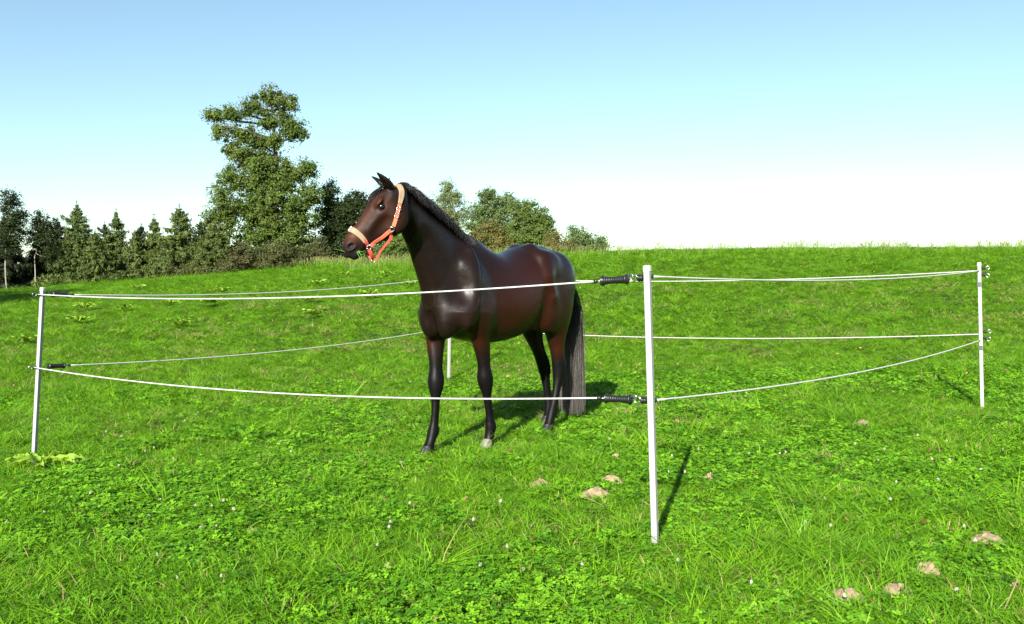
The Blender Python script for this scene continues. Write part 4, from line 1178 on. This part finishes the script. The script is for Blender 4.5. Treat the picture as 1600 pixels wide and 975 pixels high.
m_soil = simple_mat("dry_pale_soil", (.31, .225, .13), .95, noise=.25, scale=25, bump=.9, bscale=60)
MOUNDS = [
    (955, 756, 36, "round pale earth mound left of the corner post"), (930, 778, 46, "flat pale earth mound just below the round one left of the corner post"),
    (843, 761, 30, "small bare earth patch further left of the two mounds by the corner post"), (963, 719, 18, "tiny earth crumb above the mounds left of the corner post"),
    (1348, 665, 26, "small earth patch in the grass right of the corner post, far back"), (1110, 752, 30, "faint earth patch right of the corner post's shadow"),
    (1543, 851, 54, "pale molehill near the right edge"), (1447, 899, 50, "cracked pale molehill left of the one near the right edge"),
    (1398, 930, 50, "long low earth patch at the bottom right"), (1322, 939, 50, "crumbled earth patch at the bottom right, leftmost"), (1586, 926, 18, "earth crumb at the very right bottom edge"),
    (792, 858, 34, "bare trampled earth patch below the horse, left of the corner post's foot"), (605, 888, 30, "bare earth patch in the foreground grass below the horse's right foreleg"), (392, 832, 34, "bare earth patch in the foreground grass on the left"),
]
for i, (px, py, w, lab) in enumerate(MOUNDS):
    p = ground_at(px, py); R = w * p[1] / F_PX * .5
    nr, na = 9, 30; V = []; hgt = .034 if i in (0, 1, 6, 7) else .022 if i < 11 else .012
    ph = rng.random(8) * 6.28
    for a_ in range(nr):
        f = a_ / (nr - 1)
        for j in range(na):
            t = 2 * math.pi * j / na
            rr = R * f * (1 + .18 * math.sin(2 * t + ph[0]) + .12 * math.sin(3 * t + ph[1]) + .07 * math.sin(7 * t + ph[2]))
            x, y = rr * math.cos(t), rr * math.sin(t) * .85
            z = hgt * (1 - f ** 2) ** .8 * (1 + .5 * (vnoise(np.array([x * 60 + i * 9]), np.array([y * 60]))[0] - .5)) + (vnoise(np.array([x * 150 + 50 + i]), np.array([y * 150 + 50]))[0] - .5) * .02 - .02 * f
            V.append((x, y, z + gz(p[0] + x, p[1] + y) - p[2] + (.030 if i < 11 else .010)))
    Fc = [[a_ * na + j, a_ * na + (j + 1) % na, (a_ + 1) * na + (j + 1) % na, (a_ + 1) * na + j] for a_ in range(nr - 1) for j in range(na)]
    o = mesh_obj("earth_mound", V, [f[::-1] for f in Fc], m_soil, None, True); o.location = p
    tag(o, lab, "earth mound", "patches of bare earth in the meadow")
    CLEAR.append((p[0], p[1], R * 1.0))

# white clover heads
m_clover_w = simple_mat("white_clover_petals", (.50, .46, .40), .7, noise=.2, scale=300)
m_stem = simple_mat("clover_stem", (.10, .22, .03), .6)
def clover_head(seed):
    r = np.random.default_rng(seed); bm = bmesh.new(); V, Fc = [], []
    n = 46
    for i in range(n):
        z = 1 - 1.55 * i / n; a = i * 2.399; q = math.sqrt(max(0, 1 - z * z)); d = np.array([q * math.cos(a), q * math.sin(a), z])
        t = np.cross(d, [0.3, .2, 1]); t /= np.linalg.norm(t); b_ = np.cross(d, t); o = d * .004; k = len(V)
        tip = d * (.0105 + r.random() * .002); w = .0026
        V += [o + t * w + [0, 0, .055], o - t * w * .5 + b_ * w + [0, 0, .055], o - t * w * .5 - b_ * w + [0, 0, .055], tip + t * w * .6 + [0, 0, .055], tip - t * w * .6 + [0, 0, .055]]
        Fc += [[k, k + 1, k + 4, k + 3], [k + 1, k + 2, k + 4], [k + 2, k, k + 3, k + 4]]
    me = bpy.data.meshes.new("clover_flower")
    sv, sf = tube([(0, 0, 0), (.003, .002, .03), (0, 0, .055)], [.001, .001, .001], 4, False)
    k = len(V)
    me.from_pydata([tuple(v) for v in V] + [tuple(v) for v in sv], [], Fc + [[i + k for i in f] for f in sf])
    me.materials.append(m_clover_w); me.materials.append(m_stem)
    mi = np.zeros(len(me.polygons), np.int32); mi[len(Fc):] = 1; me.polygons.foreach_set("material_index", mi); me.update()
    return me
heads = [clover_head(i) for i in range(3)]
fl = [(1048 / 1, 748), (1070, 749), (1048, 722), (1088, 712), (1168, 720), (1217, 720), (1228, 718), (1379, 712), (1366, 730), (1335, 704), (1399, 767), (1468, 762), (1527, 745), (1571, 714), (1508, 839), (1257, 830), (1323, 952), (1489, 938),
      (1291, 793), (1392, 795), (1175, 930), (1061, 894), (795, 872), (751, 900), (783, 795), (747, 825), (609, 831), (604, 839), (584, 865), (629, 734), (235, 821), (248, 882), (150, 770), (140, 783), (220, 772), (306, 835), (330, 836), (258, 791),
      (182, 738), (230, 713), (240, 709), (271, 726), (189, 691), (170, 682), (288, 666), (75, 663), (48, 669), (118, 731), (75, 814), (10, 829), (305, 655), (440, 700), (1480, 700), (1430, 690)]
pts_ = [ground_at(*q) for q in fl]
while len(pts_) < 120:
    Y = 4.2 + 22 * rng.random() ** 1.4; X = (rng.random() * 1.25 - .62) * Y
    if vnoise(np.array([X * .6 + 40]), np.array([Y * .6 + 11]))[0] < .42: continue
    pts_.append(np.array([X, Y, gz(X, Y)]))
for i, p in enumerate(pts_):
    o = bpy.data.objects.new("clover_flower", heads[i % 3]); COL.objects.link(o); o.location = p
    o.rotation_euler = (rng.normal() * .25, rng.normal() * .25, rng.random() * 6.28); s_ = .5 + .35 * rng.random(); o.scale = (s_, s_, 1.0)
    tag(o, "small white clover flower head standing in the short grass", "flower", "white clover flowers")
# ------------------------------------------------------------------ grass and clover cover (stuff)
m_grass = leaf_mat("meadow_grass", (.050, .165, .005), (.200, .425, .012), .26, .50, patch_scale=.9, patch_col=(.125, .310, .014), spec=.15)
m_straw = leaf_mat("dry_grass", (.20, .17, .06), (.38, .31, .14), .2, .6)
m_clover = leaf_mat("clover_leaves", (.052, .180, .006), (.190, .430, .016), .20, .5, spec=.18)
m_seed = leaf_mat("seed_grass", (.16, .17, .055), (.24, .23, .09), .2, .6)
LIB = {}
def lib(group, V, Fc, mats, mi):
    if group not in LIB: LIB[group] = bpy.data.collections.new(group)
    me = bpy.data.meshes.new(group); me.from_pydata([tuple(v) for v in V], [], Fc)
    for m_ in mats: me.materials.append(m_)
    me.polygons.foreach_set("material_index", np.array(mi, np.int32)); me.polygons.foreach_set("use_smooth", np.ones(len(Fc), dtype=bool)); me.update()
    o = bpy.data.objects.new(f"{group}_{len(LIB[group].objects):02d}", me); LIB[group].objects.link(o)
def tuft(r, n, rad, l0, l1, wid, straw, lean):
    V, Fc, mi = [], [], []
    comb = r.normal(size=2) * .35
    for i in range(n):
        a = r.random() * 6.28; q = rad * math.sqrt(r.random()); b = np.array([math.cos(a) * q, math.sin(a) * q, -.01])
        L = l0 + (l1 - l0) * r.random(); d = np.array([math.cos(a) * .4, math.sin(a) * .4]) * lean + r.normal(size=2) * lean * .55 + comb * lean
        s = np.array([-math.sin(a + r.normal()), math.cos(a + r.normal()), 0]); s /= np.linalg.norm(s); w = wid * (.7 + .6 * r.random())
        k = len(V); m = 4
        for j in range(m):
            f = j / (m - 1); bend = f ** 1.6
            p = b + np.array([d[0] * L * bend, d[1] * L * bend, L * (f - .30 * min(1.6, np.hypot(*d)) * f ** 2)])
            if j < m - 1: V += [p - s * w * (1 - f * .5), p + s * w * (1 - f * .5)]
            else: V.append(p)
        for j in range(m - 2): Fc.append([k + 2 * j, k + 2 * j + 1, k + 2 * j + 3, k + 2 * j + 2])
        Fc.append([k + 2 * (m - 2), k + 2 * (m - 2) + 1, k + 2 * (m - 1)])
        mi += [1 if r.random() < straw else 0] * (m - 1)
    return V, Fc, mi
for i in range(8):
    r = np.random.default_rng(100 + i)
    V, Fc, mi = tuft(r, 34, .062, .035, .085 + .035 * (i % 3), .0024, .035, 1.0)
    lib("grass_tuft", V, Fc, [m_grass, m_straw], mi)
for i in range(3):
    r = np.random.default_rng(200 + i)
    V, Fc, mi = tuft(r, 34, .05, .10, .20, .0026, .02, 1.3)
    lib("long_tuft", V, Fc, [m_grass, m_straw], mi)
for i in range(3):
    r = np.random.default_rng(230 + i)
    V, Fc, mi = tuft(r, 26, .06, .02, .05, .0018, .6, 1.6)
    lib("dry_tuft", V, Fc, [m_grass, m_straw], mi)
def clover_patch(r, n):
    V, Fc, mi = [], [], []
    for i in range(n):
        a = r.random() * 6.28; q = .07 * math.sqrt(r.random()); h = .028 + .045 * r.random(); c = np.array([math.cos(a) * q, math.sin(a) * q, h])
        tilt = r.normal(size=2) * .38; up = np.array([tilt[0], tilt[1], 1]); up /= np.linalg.norm(up); a0 = r.random() * 6.28
        t1 = np.cross(up, [math.cos(a0), math.sin(a0), 0]); t1 /= np.linalg.norm(t1); t2 = np.cross(up, t1); R = .0085 + .006 * r.random()
        for j in range(3):
            b = j * 2.094; d = t1 * math.cos(b) + t2 * math.sin(b); s = np.cross(up, d); k = len(V); sag = -.15
            V += [c, c + d * R * .7 + s * R * .72 + up * R * .22, c + d * R * 1.55 + s * R * .55 + up * R * .15, c + d * R * 1.45 + up * R * (sag + .1), c + d * R * 1.55 - s * R * .55 + up * R * .15, c + d * R * .7 - s * R * .72 + up * R * .22]
            Fc += [[k, k + 1, k + 2, k + 3], [k, k + 3, k + 4, k + 5]]; mi += [0, 0]
        k = len(V); s = np.array([.0008, 0, 0]); b = np.array([c[0] * .6, c[1] * .6, -.01]); V += [b - s, b + s, c + s, c - s]; Fc.append([k, k + 1, k + 2, k + 3]); mi.append(0)
    return V, Fc, mi
for i in range(6):
    V, Fc, mi = clover_patch(np.random.default_rng(300 + i), 17); lib("clover_patch", V, Fc, [m_clover], mi)
def seed_stems(r, n):
    V, Fc, mi = [], [], []
    for i in range(n):
        b = np.append(r.normal(size=2) * .06, -.02); d = r.normal(size=2) * .18; L = .20 + .28 * r.random()
        a = r.random() * 6.28; s = np.array([math.cos(a), math.sin(a), 0]); k = len(V)
        prof = [(0, .0022), (.5, .0018), (.74, .0016), (.80, .006), (.9, .0065), (1, .001)]
        for f, w in prof:
            p = b + np.array([d[0] * L * f ** 2, d[1] * L * f ** 2, L * f]); V += [p - s * w, p + s * w]
        for j in range(len(prof) - 1): Fc.append([k + 2 * j, k + 2 * j + 1, k + 2 * j + 3, k + 2 * j + 2]); mi.append(1 if j > 2 else 0)
    return V, Fc, mi
for i in range(3):
    V, Fc, mi = seed_stems(np.random.default_rng(400 + i), 9); lib("seed_stems", V, Fc, [m_grass, m_seed], mi)

def scatter(name, label, cat, coll, X, Y, scale, tilt=.15, zf=1.0):
    n = len(X); P = np.stack([X, Y, ground_z(X, Y)], 1)
    me = bpy.data.meshes.new(name); me.vertices.add(n); me.vertices.foreach_set("co", P.astype(np.float32).ravel())
    rot = np.stack([rng.normal(size=n) * tilt, rng.normal(size=n) * tilt, rng.random(n) * 6.283], 1)
    a = me.attributes.new("rot", 'FLOAT_VECTOR', 'POINT'); a.data.foreach_set("vector", rot.astype(np.float32).ravel())
    a = me.attributes.new("scl", 'FLOAT_VECTOR', 'POINT'); sc3 = np.stack([scale, scale, scale * zf], 1); a.data.foreach_set("vector", sc3.astype(np.float32).ravel())
    a = me.attributes.new("pick", 'INT', 'POINT'); a.data.foreach_set("value", rng.integers(0, 64, n).astype(np.int32))
    ob = bpy.data.objects.new(name, me); COL.objects.link(ob); tag(ob, label, cat, kind="stuff")
    ng = bpy.data.node_groups.new(name, 'GeometryNodeTree')
    ng.interface.new_socket("Geometry", in_out='INPUT', socket_type='NodeSocketGeometry'); ng.interface.new_socket("Geometry", in_out='OUTPUT', socket_type='NodeSocketGeometry')
    N = ng.nodes.new; L = ng.links.new
    gi, go = N("NodeGroupInput"), N("NodeGroupOutput")
    ci = N("GeometryNodeCollectionInfo"); ci.inputs[0].default_value = LIB[coll]; ci.inputs[1].default_value = True; ci.inputs[2].default_value = True
    ip = N("GeometryNodeInstanceOnPoints"); ip.inputs["Pick Instance"].default_value = True
    def attr(nm, ty):
        q = N("GeometryNodeInputNamedAttribute"); q.data_type = ty; q.inputs[0].default_value = nm; return q.outputs[0]
    L(gi.outputs[0], ip.inputs["Points"]); L(ci.outputs[0], ip.inputs["Instance"])
    L(attr("pick", 'INT'), ip.inputs["Instance Index"]); L(attr("rot", 'FLOAT_VECTOR'), ip.inputs["Rotation"]); L(attr("scl", 'FLOAT_VECTOR'), ip.inputs["Scale"])
    L(ip.outputs[0], go.inputs[0])
    md = ob.modifiers.new("scatter", 'NODES'); md.node_group = ng
    return ob
def field(y0, y1, dens, margin=1.6, slope=.66):
    """uniform random points over the part of the meadow the picture can see"""
    W = slope * y1 + margin; n = int((y1 - y0) * 2 * W * dens)
    Y = y0 + (y1 - y0) * rng.random(n); X = (rng.random(n) * 2 - 1) * W
    k = np.abs(X) < slope * Y + margin; X, Y = X[k], Y[k]
    return X, Y
def cleared(X, Y, p=1.0):
    k = np.ones(len(X), bool)
    for cx, cy, r in CLEAR: k &= ((X - cx) ** 2 + (Y - cy) ** 2 > r * r) | (rng.random(len(X)) > p)
    return k
def clover_field(X, Y): return .6 * vnoise(X * .55 + 40, Y * .55 + 11) + .4 * vnoise(X * 1.9 + 4, Y * 1.9 + 71)
def dry_field(X, Y): return .5 * vnoise(X * .8 + 90, Y * .8 + 31) + .5 * vnoise(X * 3.1 + 14, Y * 3.1 + 51)
xs, ys, sc = [], [], []
for y0, y1, d, s0 in ((2.0, 6.5, 420, 1.0), (6.5, 10, 330, 1.1), (10, 16, 240, 1.15), (16, 26, 130, 1.5), (26, 42, 65, 2.0), (42, 70, 20, 3.0)):
    X, Y = field(y0, y1, d); k = cleared(X, Y, .96)
    k &= ~((X > 4) & (Y > 44)); X, Y = X[k], Y[k]
    hh = .72 + .55 * vnoise(X * .9 + 3, Y * .9 + 17) ; cl = clover_field(X, Y)
    keep = rng.random(len(X)) < np.where((cl > .56) & (Y < 11), .30, 1.0)
    xs.append(X[keep]); ys.append(Y[keep]); sc.append((s0 * hh * (.75 + .5 * rng.random(len(X))))[keep])
scatter("grass", "short green grass covering the whole meadow", "grass", "grass_tuft", np.concatenate(xs), np.concatenate(ys), np.concatenate(sc), .2, np.interp(np.concatenate(ys), [4, 8, 20, 40], [.58, .50, .36, .30]))
xs, ys, sc = [], [], []
for y0, y1, d, s0 in ((2.0, 7.5, 400, 1.0), (7.5, 12, 160, 1.15)):
    X, Y = field(y0, y1, d); k = cleared(X, Y); X, Y = X[k], Y[k]
    keep = rng.random(len(X)) < np.clip((clover_field(X, Y) - .36) * 4.5, .05, 1)
    xs.append(X[keep]); ys.append(Y[keep]); sc.append((s0 * (.75 + .55 * rng.random(len(X))))[keep])
scatter("clover", "low clover leaves spreading through the grass", "clover", "clover_patch", np.concatenate(xs), np.concatenate(ys), np.concatenate(sc) * .70, .14, .85)
X, Y = field(2, 14, 14); k = (vnoise(X * .7 + 20, Y * .7 + 60) > .52) & cleared(X, Y); 
scatter("long_grass", "longer grass tussocks lying in the meadow", "grass", "long_tuft", X[k], Y[k], .7 + .6 * rng.random(k.sum()), .3, .7)
X, Y = field(2, 22, 45); k = (dry_field(X, Y) > .62)
scatter("dry_grass", "dry straw coloured grass between the green blades", "grass", "dry_tuft", X[k], Y[k], (.8 + .6 * rng.random(k.sum())) * (1 + Y[k] / 25), .3)
n = 1500; Y = 31 + 8 * rng.random(n); X = -6 + 40 * rng.random(n); k = vnoise(X * .5, Y * .3) > .42
scatter("seed_grass", "thin seeding grass stems along the crest of the meadow", "grass", "seed_stems", X[k], Y[k], .7 + .5 * rng.random(k.sum()), .15)
n = 700; X = -11 + 12 * rng.random(n); Y = 45 + 8 * rng.random(n)
scatter("edge_grass", "unmown seeding grass in front of the bushes at the field edge", "grass", "seed_stems", X, Y, 1.0 + .6 * rng.random(n), .15)
# fallen leaves
m_fallen = leaf_mat("fallen_leaves", (.16, .055, .02), (.40, .22, .12), .1, .7)
for i in range(3):
    r = np.random.default_rng(500 + i); q = .02
    lib("fallen_leaf", [(-q, 0, .05), (0, -q * .6, .055), (q, 0, .052), (0, q * .6, .058)], [[0, 1, 2, 3]], [m_fallen], [0])
X, Y = field(3.5, 30, .9)
scatter("fallen_leaves", "small reddish fallen leaves lying scattered in the grass", "leaves", "fallen_leaf", X, Y, .6 + .6 * rng.random(len(X)) + Y / 30, .4)
